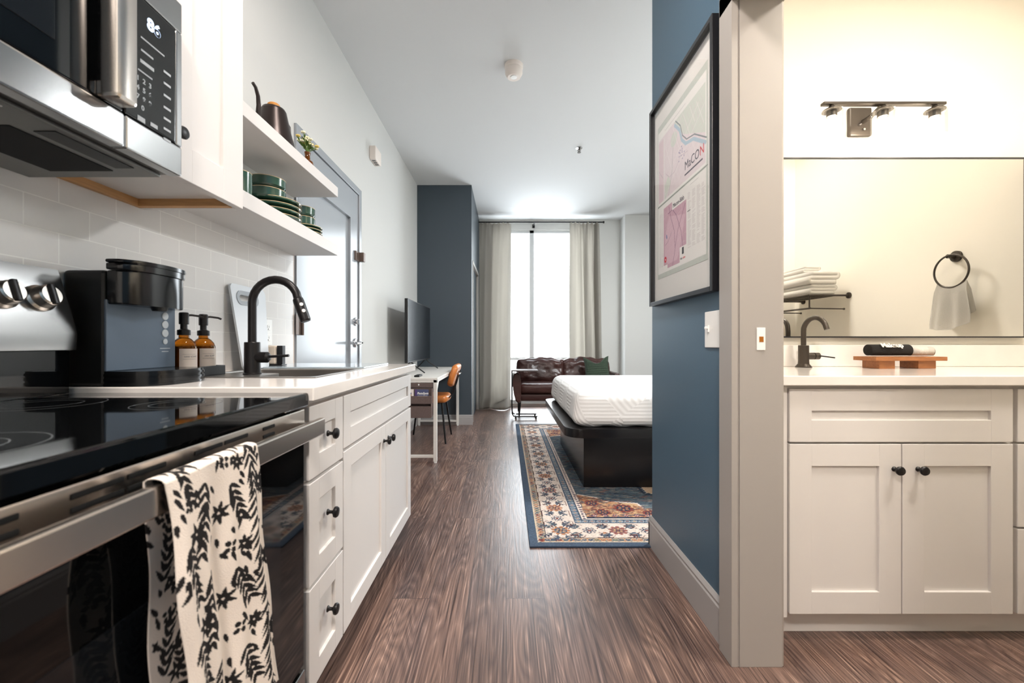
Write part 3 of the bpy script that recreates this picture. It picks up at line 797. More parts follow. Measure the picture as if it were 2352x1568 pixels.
# soap bottles in a tray
solo('soap_tray', MB().box((-1.058, 1.262, CT + .001), (-.962, 1.432, CT + .009), .003).box((-1.058, 1.262, CT + .003), (-1.052, 1.432, CT + .035), .002).box((-.968, 1.262, CT + .003), (-.962, 1.432, CT + .035), .002)
     .box((-1.058, 1.262, CT + .003), (-.962, 1.268, CT + .035), .002).box((-1.058, 1.426, CT + .003), (-.962, 1.432, CT + .035), .002), M['blackplastic'], 'low black tray holding two amber soap bottles', 'tray')
def bottle(cx, cy, word, label):
    z = CT + .010
    t = thing('soap_bottle', label, 'soap bottle', (cx, cy, z), 'amber pump bottles in the black tray')
    r = .0335
    part('bottle', MB().lathe((cx, cy, z), (0, 0, 1), [(r - .004, 0), (r, .004), (r, .088), (r - .004, .100), (r - .013, .111), (.014, .116), (.013, .128), (0, .128)], 36), M['amber'], t)
    part('soap', MB().lathe((cx, cy, z + .003), (0, 0, 1), [(r - .006, 0), (r - .003, .003), (r - .003, .082), (r - .008, .086), (0, .086)], 30), M['amberdark'], t)
    # label wraps the side that faces the aisle
    lb = MB(); rr = r + .0008; n = 16; A_, B_ = [], []
    for i in range(n + 1):
        a = -1.25 + 1.75 * i / n
        A_.append(lb.bm.verts.new((cx + rr * math.cos(a), cy + rr * math.sin(a), z + .010))); B_.append(lb.bm.verts.new((cx + rr * math.cos(a), cy + rr * math.sin(a), z + .082)))
    for i in range(n): lb.bm.faces.new((A_[i], A_[i + 1], B_[i + 1], B_[i]))
    bmesh.ops.solidify(lb.bm, geom=lb.bm.faces[:], thickness=.0004)
    lo = part('label', lb, M['label'], t)
    a = -.50; d = Vector((math.cos(a), math.sin(a), 0)); p = Vector((cx, cy, 0)) + d * (rr + .0035)
    text('lettering', word, .0072, (p.x, p.y, z + .0555), (PI / 2, 0, a + PI / 2), M['ink'], lo, extrude=.0003, align='CENTER', xs=.8)
    ln = MB()
    for zz in (.065, .050):
        pts = [(cx + (rr + .0004) * math.cos(aa), cy + (rr + .0004) * math.sin(aa), z + zz) for aa in [-1.0 + .08 * i for i in range(14)]]
        ln.tube(pts, .0003, 4)
    part('rule', ln, M['ink'], lo)
    part('collar', MB().lathe((cx, cy, z + .124), (0, 0, 1), [(.017, 0), (.0175, .002), (.0175, .016), (.012, .018), (.0095, .020), (.0095, .034), (0, .034)], 24), M['blackmetal'], t)
    pm = MB().lathe((cx, cy, z + .158), (0, 0, 1), [(.0125, 0), (.0132, .002), (.0132, .034), (.011, .037), (0, .038)], 24)
    pm.tube([(cx, cy, z + .186), (cx + .012, cy + .016, z + .1875), (cx + .026, cy + .033, z + .185), (cx + .032, cy + .040, z + .181)], .0034, 10)
    part('pump', pm, M['blackmetal'], t)
bottle(-1.006, 1.304, 'HAND SOAP', 'amber glass soap bottle with a black pump nearest the coffee maker')
bottle(-1.006, 1.388, 'DISH SOAP', 'amber glass soap bottle with a black pump nearest the sink')

# coffee maker
t = thing('coffee_maker', 'black pod coffee maker with a slate front on the worktop beside the stove', 'coffee maker', (-.99, 1.15, CT))
cy0, cy1, cyc = 1.040, 1.262, 1.151
def prow(xb, xn, hw, n=16, p=2.3):
    """flat back at xb, rounded nose reaching xn"""
    P_ = [(xb, cyc - hw)]
    for i in range(n + 1):
        a = -PI / 2 + PI * i / n
        P_.append((xb + .02 + (xn - xb - .02) * abs(math.cos(a)) ** (2 / p), cyc + hw * math.copysign(abs(math.sin(a)) ** (2 / p), math.sin(a))))
    P_.append((xb, cyc + hw)); return P_
part('reservoir', MB().box((-1.108, cy0 + .004, CT + .001), (-1.004, cy1 - .004, 1.204), .008), M['blackplastic'], t)
fp = part('front_panel', MB().box((-1.004, cy0 + .002, CT + .038), (-.998, cy1 - .002, 1.130), .002), M['slateplastic'], t)
for z, r in ((1.099, .0115), (1.074, .0115), (1.049, .0115), (1.025, .0085)):
    bt = part('button', MB().lathe((-.998, 1.222, z), (1, 0, 0), [(r, 0), (r, .001), (r * .9, .0018), (0, .002)], 20), M['mark'], fp)
mk = MB()
for zz, hw in ((1.004, .018), (.995, .012)): mk.box((-.998, 1.222 - hw, zz), (-.9975, 1.222 + hw, zz + .002))
part('marking', mk, M['mark'], fp)
part('brew_head', MB().prism(prow(-1.0, -.938, .104, p=2.0), 2, 1.118, 1.204, .004), M['blackgloss'], t)
ld = MB().prism(prow(-1.0, -.932, .107, p=2.0), 2, 1.205, 1.222, .003); ld.prism(prow(-1.0, -.928, .109, p=2.0), 2, 1.222, 1.232, .004)
part('lid', ld, M['blackgloss'], t)
part('spout', MB().cyl((-.955, cyc, 1.108), (-.955, cyc, 1.119), .016, .02), M['blackplastic'], t)
tr = MB()
for q_ in range(6): tr.prism(prow(-1.004, -.874 - (.003 if q_ % 2 else 0), .110 - (.002 if q_ % 2 else 0), p=3.2), 2, CT + .001 + q_ * .0062, CT + .0072 + q_ * .0062)
part('drip_tray', tr, M['blackgloss'], t)

# wall cabinet and shelves
t = thing('wall_cabinet', 'white shaker wall cabinet beside the microwave', 'cabinet', (-.96, 1.165, 1.43))
b = MB(); cz0, cz1, ya, yb, xf = 1.428, 2.50, .983, 1.282, -.806
b.box((XL, ya, cz0), (xf - .022, ya + .018, cz1)); b.box((XL, yb - .018, cz0), (xf - .022, yb, cz1)); b.box((XL, ya, cz0 + .022), (xf - .022, yb, cz0 + .04)); b.box((XL, ya, cz1 - .018), (xf - .022, yb, cz1)); b.box((XL, ya, cz0 + .02), (XL + .008, yb, cz1))
part('body', b, M['cab'], t)
part('bottom_rail', MB().box((XL + .004, ya + .018, cz0 + .0005), (XL + .022, yb - .018, cz0 + .022)).box((XL + .02, yb - .038, cz0 + .0005), (xf - .024, yb - .0185, cz0 + .022)), M['birch'], t)
d = part('door', shaker('X+', xf - .022, ya + .002, yb - .002, cz0 + .002, cz1 - .003, .088, .022), M['cab'], t)
knob((xf, ya + .030, 1.530), (1, 0, 0), d)
M['shelf'] = M['cab']
solo('wall_shelf', MB().box((XL, yb + .001, 1.784), (-.882, 2.190, 1.834), .0015), M['shelf'], 'upper white floating shelf carrying the kettle and the flowers', 'shelf')
lo_ = solo('wall_shelf', MB().box((XL, yb + .001, 1.478), (-.882, 2.190, 1.534), .0015), M['shelf'], 'lower white floating shelf carrying green dishes', 'shelf')

# kettle
kx, ky, kz = -.985, 1.770, 1.835
t = thing('gooseneck_kettle', 'dark bronze gooseneck kettle with a wooden lid knob on the upper shelf', 'kettle', (kx, ky, kz))
part('kettle_body', MB().lathe((kx, ky, kz), (0, 0, 1), [(.080, 0), (.083, .004), (.078, .035), (.066, .085), (.055, .135), (.049, .165), (.046, .170), (0, .170)], 40), M['kettle'], t)
part('lid', MB().lathe((kx, ky, kz + .170), (0, 0, 1), [(.045, 0), (.044, .004), (.02, .008), (.010, .010), (0, .010)], 32), M['kettle'], t)
part('lid_knob', MB().lathe((kx, ky, kz + .179), (0, 0, 1), [(.014, 0), (.023, .006), (.024, .014), (.020, .018), (0, .019)], 24), M['knobwood'], t)
sp_ = [(kx, ky - .070, kz + .030), (kx, ky - .100, kz + .045), (kx, ky - .112, kz + .085), (kx, ky - .108, kz + .130), (kx, ky - .112, kz + .165), (kx, ky - .128, kz + .190), (kx, ky - .146, kz + .196)]
part('spout', MB().tube(sp_, .009, 14, rr=[.013, .012, .010, .0085, .0075, .0065, .006]), M['kettle'], t)
hd_ = [(kx, ky + .048, kz + .160), (kx, ky + .085, kz + .170), (kx, ky + .118, kz + .160), (kx, ky + .125, kz + .120), (kx, ky + .118, kz + .060)]
part('handle', MB().tube(hd_, .010, 14), M['kettle'], t)

# flowers
vx, vy, vz = -.940, 1.975, 1.835
t = thing('bud_vase', 'small amber bud vase with cream flowers on the upper shelf', 'vase', (vx, vy, vz))
part('vase', MB().lathe((vx, vy, vz), (0, 0, 1), [(.020, 0), (.026, .010), (.028, .026), (.024, .042), (.013, .052), (.011, .070), (.014, .086), (.012, .086), (.009, .070), (0, .066)], 28), M['amberdark'], t)
random.seed(4)
st_ = MB(); lf_ = MB()
heads = []
for i in range(18):
    a = i * 2.4; rr = .012 + .030 * random.random(); hh = .115 + .05 * random.random()
    tip = Vector((vx + rr * math.cos(a), vy + rr * 1.3 * math.sin(a), vz + hh))
    st_.tube([(vx, vy, vz + .06), (vx + .004 * math.cos(a), vy + .004 * math.sin(a), vz + .09), tip], .0011, 6)
    heads.append(tip)
    for q in range(3):
        a2 = a + random.uniform(-1, 1); p0 = Vector((vx, vy, vz + .085)).lerp(tip, random.uniform(.2, .8)); p1 = p0 + Vector((.022 * math.cos(a2), .022 * math.sin(a2), .016))
        s_ = Vector((-math.sin(a2), math.cos(a2), .3)) * .004
        v = [lf_.bm.verts.new(p0), lf_.bm.verts.new((p0 + p1) / 2 + s_), lf_.bm.verts.new(p1), lf_.bm.verts.new((p0 + p1) / 2 - s_)]
        lf_.bm.faces.new(v)
bmesh.ops.solidify(lf_.bm, geom=lf_.bm.faces[:], thickness=.0006)
part('stems', st_, M['leafgreen'], t); part('leaves', lf_, M['leafgreen'], t)
for i, p in enumerate(heads):
    fl = MB()
    for q in range(6):
        a = q * PI / 3 + i; d = Vector((math.cos(a), math.sin(a), .45)) * .0065
        bmesh.ops.create_icosphere(fl.bm, subdivisions=1, radius=.0050, matrix=Matrix.Translation(p + d))
    bmesh.ops.create_icosphere(fl.bm, subdivisions=1, radius=.004, matrix=Matrix.Translation(p + Vector((0, 0, .003))))
    part('blossom', fl, M['petaly'] if i % 4 == 0 else M['petal'], t)

# dishes on the lower shelf
def plate_mesh(r, h, nm='plate'):
    return MB().lathe((0, 0, 0), (0, 0, 1), [(r * .55, 0), (r * .60, .003), (r * .93, h * .55), (r, h), (r - .003, h + .001), (r * .90, h * .62), (r * .6, .006), (0, .006)], 56)
def dish(kind, r, h, loc, label, cat, group):
    t = thing(kind, label, cat, loc, group)
    if kind == 'plate': prof = [(r * .55, 0), (r * .62, .002), (r * .90, h * .40), (r - .001, h * .62), (r, h - .002), (r - .004, h - .002), (r * .90, h * .55), (r * .6, .007), (0, .007)]
    elif kind == 'bowl': prof = [(r * .72, 0), (r * .90, .004), (r * .985, .012), (r, h - .003), (r - .004, h - .003), (r - .006, .014), (r * .7, .006), (0, .006)]
    else: prof = [(r * .86, 0), (r * .97, .004), (r, .012), (r, h - .003), (r - .004, h - .003), (r - .005, .010), (0, .008)]
    part('glazed_body', MB().lathe(loc, (0, 0, 1), prof, 56), M['green'], t)
    x, y, z = loc
    part('rim', MB().lathe((x, y, z + h - .0029), (0, 0, 1), [(r - .004, 0), (r, 0), (r + .0002, .0018), (r - .002, .0029), (r - .004, .0018), (r - .004, 0)], 56, caps=False), M['rim'], t)
    return t
zs = 1.5345
tn = ('bottom', 'second from bottom', 'third from bottom', 'top')
for i in range(4): dish('plate', .104, .0215, (-.993, 1.790, zs + i * .0222), f'large green stoneware plate with a pale rim, {tn[i]} of its stack', 'plate', 'large green plates on the lower shelf')
zb_ = zs + 4 * .0222 - .012
for i in range(2): dish('bowl', .071, .045, (-1.000, 1.748, zb_ + i * .0455), 'green stoneware bowl on the large plates, ' + ('lower of the two' if i == 0 else 'upper of the two'), 'bowl', 'green bowls on the large plates')
for i in range(4): dish('plate', .080, .0150, (-1.000, 2.075, zs + i * .0152), f'small green stoneware plate with a pale rim, {tn[i]} of its stack', 'plate', 'small green plates on the lower shelf')
zb_ = zs + 4 * .0152 - .008
for i in range(2): dish('bowl', .056, .047, (-1.000, 2.052, zb_ + i * .0475), 'small green bowl on the small plates nearest the entry door, ' + ('lower of the two' if i == 0 else 'upper of the two'), 'bowl', 'green bowls on the small plates')
t = dish('mug', .044, .106, (-.975, 1.520, zs), 'tall green stoneware mug on the lower shelf beside the wall cabinet', 'mug', None)
part('handle', MB().tube([(-1.019, 1.520, zs + .085), (-1.045, 1.520, zs + .080), (-1.052, 1.520, zs + .055), (-1.042, 1.520, zs + .030), (-1.019, 1.520, zs + .026)], .005, 10), M['green'], t)

# ------------------------------------------------------------------ stove
ry0, ry1 = .285, 1.034
t = thing('stove', 'stainless steel electric stove with a black glass cooktop at the near left', 'stove', (-.8, .66, 0))
part('body', MB().box((-1.095, ry0, .03), (-.535, ry1, .862)), M['blackgloss'], t)
ck = part('cooktop', MB().box((-1.06, ry0 - .012, .864), (-.488, ry1 + .000, .898), .005), M['blackglass'], t)
rings_ = [(-.66, .84, .075), (-.66, .48, .095), (-.93, .84, .095), (-.93, .48, .075)]
mring = mat('burner_ring_print', (58, 60, 62), .25)
for x, y, r in rings_:
    q = MB()
    for r2 in (r, r * .62): q.lathe((x, y, .8979), (0, 0, 1), [(r2, 0), (r2, .0003), (r2 - .002, .0003), (r2 - .002, 0), (r2, 0)], 64, caps=False)
    part('burner_ring', q, mring, ck)
# sloped control console along the wall
cpy = [(-1.104, .895), (-1.092, .895), (-1.092, 1.000), (-1.048, 1.004), (-1.045, 1.045), (-1.092, 1.198), (-1.104, 1.200)]
q = MB(); q.prism([(p[0], p[1]) for p in cpy], 1, ry0, 1.020, .002)
cn = part('control_console', q, M['steel'], t)
part('console_base', MB().box((-1.09, ry0 + .005, .8985), (-1.062, 1.015, 1.002)), M['blackglass'], t)
nx = Vector((.153, 0, .047)).normalized()
for y in (.365, .440, .882, .955):
    c = Vector((-1.068, y, 1.122))
    kb = part('stove_knob', MB().lathe(c, nx, [(.031, 0), (.031, .006), (.026, .010), (.0245, .030), (.021, .033), (0, .033)], 32), M['steelh'], cn)
    up = Vector((-.047, 0, .153)).normalized(); gp = MB()
    gp.box((-.0045, -.0055, -.024), (.0045, .0055, .024), .002)
    mt_ = Matrix(((nx.x, 0, up.x), (0, 1, 0), (nx.z, 0, up.z)))
    for v in gp.bm.verts: v.co = c + nx * .035 + mt_ @ v.co
    part('knob_grip', gp, M['blackmetal'], cn)
cd = part('console_display', MB().box((-.002, .55, -.03), (.002, .80, .03)), M['blackglass'], cn)
for v in cd.data.vertices:
    p = v.co.copy(); v.co = Vector((-1.068, p.y, 1.122)) + nx * (p.x + .0005) + Vector((-.047, 0, .153)).normalized() * p.z
# vent strip
vs = part('vent_panel', MB().box((-.535, ry0, .798), (-.498, ry1 + .0, .858), .003), M['steelh'], t)
for (ya_, yb_) in ((.300, .345), (.362, .427), (.477, .544), (.549, .612), (.667, .733), (.738, .805), (.855, .898)):
    sl = MB()
    for z in (.824, .840): sl.box((-.5, ya_, z), (-.4965, yb_, z + .0075), .002)
    part('vent_slot', sl, M['slot'], vs)
od = part('oven_door', MB().box((-.535, ry0, .225), (-.500, ry1, .795), .003), M['blackglass'], t)
part('door_window', MB().box((-.5005, ry0 + .11, .34), (-.4992, ry1 - .11, .66)), M['darkglass'], od)
hb = MB().box((-.462, ry0 + .005, .797), (-.446, ry1 - .004, .837), .003)
part('oven_handle', hb, M['steelh'], od)
for yy in (ry0 + .008, ry1 - .035): part('handle_bracket', MB().box((-.500, yy, .803), (-.460, yy + .027, .831), .002), M['steelh'], od)
part('storage_drawer', MB().box((-.535, ry0, .075), (-.497, ry1, .215), .003), M['steel'], t)
part('plinth', MB().box((-1.09, ry0 + .02, .001), (-.56, ry1 - .02, .075)), M['cabdark'], t)

# tea towel over the oven handle
W_, LF, LB = .200, .455, .40
cv = Canvas(W_, LF + LB, .0014, (236, 224, 212))
random.seed(11)
K1 = (30, 27, 27)
def frond(u, v, L, ang, n=8, s=1):
    n = 7
    cv.line([(u, v), (u + L * math.cos(ang), v + L * math.sin(ang))], .0012, K1)
    for i in range(n):
        f = .12 + .84 * i / n; pu, pv = u + L * f * math.cos(ang), v + L * f * math.sin(ang)
        l2 = L * (.46 - .22 * abs(f - .4))
        for sg in (-1, 1):
            cv.leaf(pu, pv, l2, .0019, ang + sg * (.80 - .25 * f), K1)
def blossom(u, v, r):
    for i in range(4):
        a = PI / 4 + i * PI / 2 + .2; cv.ell(u + r * .62 * math.cos(a), v + r * .62 * math.sin(a), r * .42, r * .34, K1, a)
    cv.ell(u, v, r * .20, r * .20, (236, 224, 212))
rep = .135
def petals(u, v, r, n=8, ang=0.0, wd=.0036):
    for i in range(n): cv.leaf(u, v, r, wd, ang + i * 2 * PI / n, K1)
    cv.ell(u, v, r * .10, r * .10, (236, 224, 212))
for j in range(-1, 8):
    # long stems carrying rows of slender leaves
    for (u0, v0, L, an, l2, n) in ((.172, .000, .135, 1.62, .030, 9), (.066, .030, .110, 1.75, .024, 8), (.020, -.03, .09, 1.35, .020, 7), (.118, .050, .075, 1.25, .022, 6)):
        v0 += j * rep
        for i in range(n):
            f = i / n; pu, pv = u0 + L * f * math.cos(an), v0 + L * f * math.sin(an)
            for sg in (-1, 1): cv.leaf(pu, pv, l2 * (1.25 - .4 * f) * random.uniform(.85, 1.15), .0036, an + sg * random.uniform(.45, .75), K1)
    for (fu, fv, r, n) in ((.192, .070, .024, 9), (.095, .088, .020, 7), (.040, .095, .019, 6), (.140, .020, .016, 7)): petals(fu, j * rep + fv, r, n, random.random())
    for (fu, fv, r) in ((.112, .012, .0115), (.030, .052, .010)): blossom(fu, j * rep + fv, r)
    for i in range(34):
        cv.leaf(random.random() * W_, j * rep + random.random() * rep, random.uniform(.012, .026), .0034, random.uniform(0.9, 2.3), K1)
def drape(U, V):
    xo = -.4435; th = .0015
    top = .840
    X = np.empty_like(U); Z = np.empty_like(U)
    Y = .538 + U + 0.0
    b_ = V < LB - .012; t_ = (V >= LB - .012) & (V <= LB + .012); f_ = V > LB + .012
    fold = .008 * np.sin(U / W_ * 2 * PI * 1.5 + .5) + .004 * np.sin(U / W_ * 2 * PI * 4)
    dn = np.clip((V - LB) / LF, 0, 1); db = np.clip((LB - V) / LB, 0, 1)
    ang = (V - (LB - .012)) / .024 * PI
    X[:] = np.where(b_, -.4665 - .004 - db * .012 + fold * .25 * db, np.where(t_, -.4545 - .0135 * np.cos(ang), -.441 + dn * .022 + fold * np.minimum(1, dn * 3)))
    Z[:] = np.where(b_, top - (LB - .012 - V), np.where(t_, top + .0045 * np.sin(ang), top - (V - LB - .012)))
    flare = np.where(f_, dn, db)
    Y = Y + (U / W_ - .5) * .010 * flare + np.where(f_, .030 * dn, np.where(b_, .006 + .030 * db, .006 * (1 - (V - LB + .012) / .024)))
    Y = Y + .003 * np.sin(V * 30)
    return np.stack([X, Y, Z], -1)
tw = solo('tea_towel', cv.mesh('tea_towel', drape, attr_mat('towel_print', rough=.95, bump=.4, bscale=700)), None, 'cream tea towel with black leaf print hanging over the oven handle', 'tea towel')
sm = tw.modifiers.new('cloth_thickness', 'SOLIDIFY'); sm.thickness = .002; sm.offset = 0

# ------------------------------------------------------------------ microwave
t = thing('microwave', 'stainless over-the-range microwave with a black keypad above the stove', 'microwave', (-.95, .66, 1.43))
my0, my1, mxf, mz0, mz1 = .235, .980, -.760, 1.410, 1.812
part('body', MB().box((XL + .001, my0, mz0 + .004), (mxf - .03, my1, mz1), .002), M['undersheet'], t)
part('lower_band', MB().box((mxf - .03, my0, mz0), (mxf, .8331, mz0 + .067), .004).box((mxf - .03, .835, mz0), (mxf, my1, mz0 + .067), .004), M['steel'], t)
part('upper_band', MB().box((mxf - .03, my0, 1.742), (mxf, my1, mz1), .003).box((mxf - .03, .962, mz0 + .0675), (mxf, my1, 1.742), .003), M['steel'], t)
dm = part('door', MB().box((mxf - .03, my0 + .001, mz0 + .0685), (mxf - .0005, .829, 1.741), .003), M['blackglass'], t)
part('door_window', MB().box((mxf - .001, my0 + .06, mz0 + .12), (mxf + .0008, .703, 1.71), .0005), M['darkglass'], dm)
part('door_handle', MB().box((mxf + .010, .768, 1.474), (mxf + .046, .813, 1.76), .008).box((mxf - .001, .774, 1.48), (mxf + .02, .808, 1.508), .003).box((mxf - .001, .774, 1.71), (mxf + .02, .808, 1.738), .003), M['steelh'], dm)
cp = part('control_panel', MB().box((mxf - .03, .831, mz0 + .0685), (mxf + .0005, .9605, 1.741), .004), M['blackglass'], t)
text('clock_display', '86', .034, (mxf + .001, .8835, 1.687), ROT_XP, M['display'], cp, extrude=.0002, bold=.0012)
px_ = mxf + .0012
def dash(y, z, w, h=.004):
    y *= .95; z = H + (z - H) * .95
    part('key_marking', MB().box((mxf, y - w / 2, z - h / 2), (px_, y + w / 2, z + h / 2)), M['mark'], cp)
dash(.945, 1.690, .060, .003); dash(.93, 1.6625, .030); dash(.93, 1.638, .034, .007); dash(.925, 1.615, .035, .003)
for z in (1.655, 1.628, 1.600, 1.572, 1.546, 1.522, 1.498): dash(.985, z, .019, .005)
dash(.915, 1.510, .018, .010); dash(.948, 1.513, .018, .008)
text('keypad_digits', '1  2  3\n4  5  6\n7  8  9\n   0', .014, (px_ - .0006, .858, 1.563), ROT_XP, M['mark'], cp, extrude=.0002, bold=.0004, line=1.35)
ub = part('underside_panel', MB().box((XL + .004, my0 + .01, mz0 - .004), (mxf - .045, my1 - .006, mz0 + .003), .002), M['undersheet'], t)
for ya_, yb_ in ((.74, .935), (.30, .50)): part('grease_filter', MB().box((-1.02, ya_, mz0 - .0055), (-.88, yb_, mz0 - .0035)), M['slot'], t)
part('lamp_lens', MB().box((-.86, .57, mz0 - .0055), (-.82, .68, mz0 - .0035)), M['white'], t)
part('vent_grille', MB().box((-.86, .76, mz0 - .0055), (-.82, .92, mz0 - .0035)), M['blackplastic'], t); part('vent_grille', MB().box((-1.0, .54, mz0 - .0055), (-.90, .71, mz0 - .0035)), M['blackplastic'], t)
for y in (.57, .88): part('screw', MB().cyl((-1.08, y, mz0 - .008), (-1.08, y, mz0 - .003), .006), M['slot'], t)

# ================================================================== BEDROOM
# curtains
def curtain(name, label, x0, x1, xb0, xb1, seed, bottom=.008, top=2.885):
    nu, nv = 150, 90; mb = MB(); V_ = []
    for j in range(nv + 1):
        f = j / nv; z = top - (top - bottom) * f
        row = []
        for i in range(nu + 1):
            u = i / nu
            xa = x0 + (x1 - x0) * u; xb = xb0 + (xb1 - xb0) * u
            k = f ** 1.5
            pin = 1 - .06 * math.exp(-((f - .0) / .03) ** 2)
            ph = 2 * PI * (2.3 * u + .22 * math.sin(u * 5 + seed)) + seed + .5 * math.sin(f * 2.2 + seed)
            am = (.022 + .030 * min(1, f * 4))
            y = 6.50 + am * math.sin(ph) + .012 * math.sin(1.7 * ph + 1 + f * 2.4) + .0015 * math.sin(u * 47 + f * 5)
            if f > .88:
                g_ = (f - .88) / .12
                y -= .10 * g_ * g_ * (1 + math.sin(ph * .8 + seed)) * .8; z += .010 * math.sin(g_ * PI * 2 + ph) * g_ * (1 - g_)
            x = (xa * (1 - k) + xb * k) + .012 * math.cos(ph) * min(1, f * 3)
            y += .014 * math.sin(u * 2 * PI * 7 + seed) * math.exp(-f * 22)
            zz = z + .010 * math.sin(u * 2 * PI * 7) * math.exp(-f * 30)
            row.append(mb.bm.verts.new((x, y, zz)))
        V_.append(row)
    for j in range(nv):
        for i in range(nu): mb.bm.faces.new((V_[j][i], V_[j][i + 1], V_[j + 1][i + 1], V_[j + 1][i]))
    bmesh.ops.solidify(mb.bm, geom=mb.bm.faces[:], thickness=.003)
    o = solo(name, mb, M['curtain'], label, 'curtain', angle=3.0)
    return o
curtain('curtain', 'long grey curtain on the left of the window, bunched on the floor', -.425, .075, -.425, .068, .4)
curtain('curtain', 'long grey curtain on the right of the window, behind the sofa', .985, 1.445, 1.00, 1.49, 2.2, bottom=.012)
t = thing('curtain_rod', 'thin black curtain rod across the top of the tall window', 'curtain rod', (.5, 6.5, 2.9))
part('rod', MB().cyl((-.432, 6.50, 2.902), (1.50, 6.50, 2.902), .011), M['blackmetal'], t)
part('bracket', MB().box((.425, 6.49, 2.893), (.450, 6.72, 2.906), .002).box((.418, 6.71, 2.87), (.457, 6.72, 2.93), .002), M['blackmetal'], t)
part('finial', MB().lathe((1.50, 6.5, 2.902), (1, 0, 0), [(.011, 0), (.018, .004), (.018, .022), (0, .024)]), M['blackmetal'], t)

# rug
RX0, RY0, RW, RL = .118, 2.084, 2.40, 3.16
cv = Canvas(RW, RL, .0045, (222, 200, 178))
NV, DB, TL, CRM, TAN, OR, RED, GOLD = (48, 58, 74), (76, 90, 108), (88, 100, 108), (222, 206, 194), (190, 170, 150), (180, 122, 86), (120, 58, 54), (198, 162, 124)
random.seed(21)
def qsym(fn):
    """draw one quarter, then mirror it"""
    fn()
    im = cv.img; ny, nx = cv.ny, cv.nx; hx, hy = nx // 2, ny // 2
    im[:, nx - hx:] = im[:, :hx][:, ::-1]; im[ny - hy:, :] = im[:hy, :][::-1]
def flower(u, v, r, c1, c2, c3, petals=8):
    for i in range(petals):
        a = 2 * PI * i / petals; cv.ell(u + r * .72 * math.cos(a), v + r * .72 * math.sin(a), r * .34, r * .24, c1, a)
    cv.ell(u, v, r * .70, r * .70, c2)
    for i in range(6):
        a = 2 * PI * i / 6 + .3; cv.ell(u + r * .42 * math.cos(a), v + r * .42 * math.sin(a), r * .17, r * .12, c3, a)
    cv.ell(u, v, r * .26, r * .26, NV); cv.ell(u, v, r * .12, r * .12, c1)
def ringflower(u, v, r, c):
    for i in range(7):
        a = 2 * PI * i / 7; cv.ell(u + r * .62 * math.cos(a), v + r * .62 * math.sin(a), r * .34, r * .26, c, a, hole=.55)
    cv.ell(u, v, r * .22, r * .22, RED)
def vine(p, q, bend, c, leaves=True):
    pts = []
    dx, dy = q[0] - p[0], q[1] - p[1]; L = math.hypot(dx, dy)
    for i in range(9):
        t_ = i / 8; o = bend * math.sin(t_ * PI)
        pts.append((p[0] + dx * t_ - dy / L * o, p[1] + dy * t_ + dx / L * o))
    cv.line(pts, .005, c)
    if leaves:
        for i in (2, 4, 6):
            for sg in (-1, 1):
                cv.leaf(pts[i][0], pts[i][1], .028, .006, math.atan2(dy, dx) + sg * .9, random.choice((c, DB, TL)))
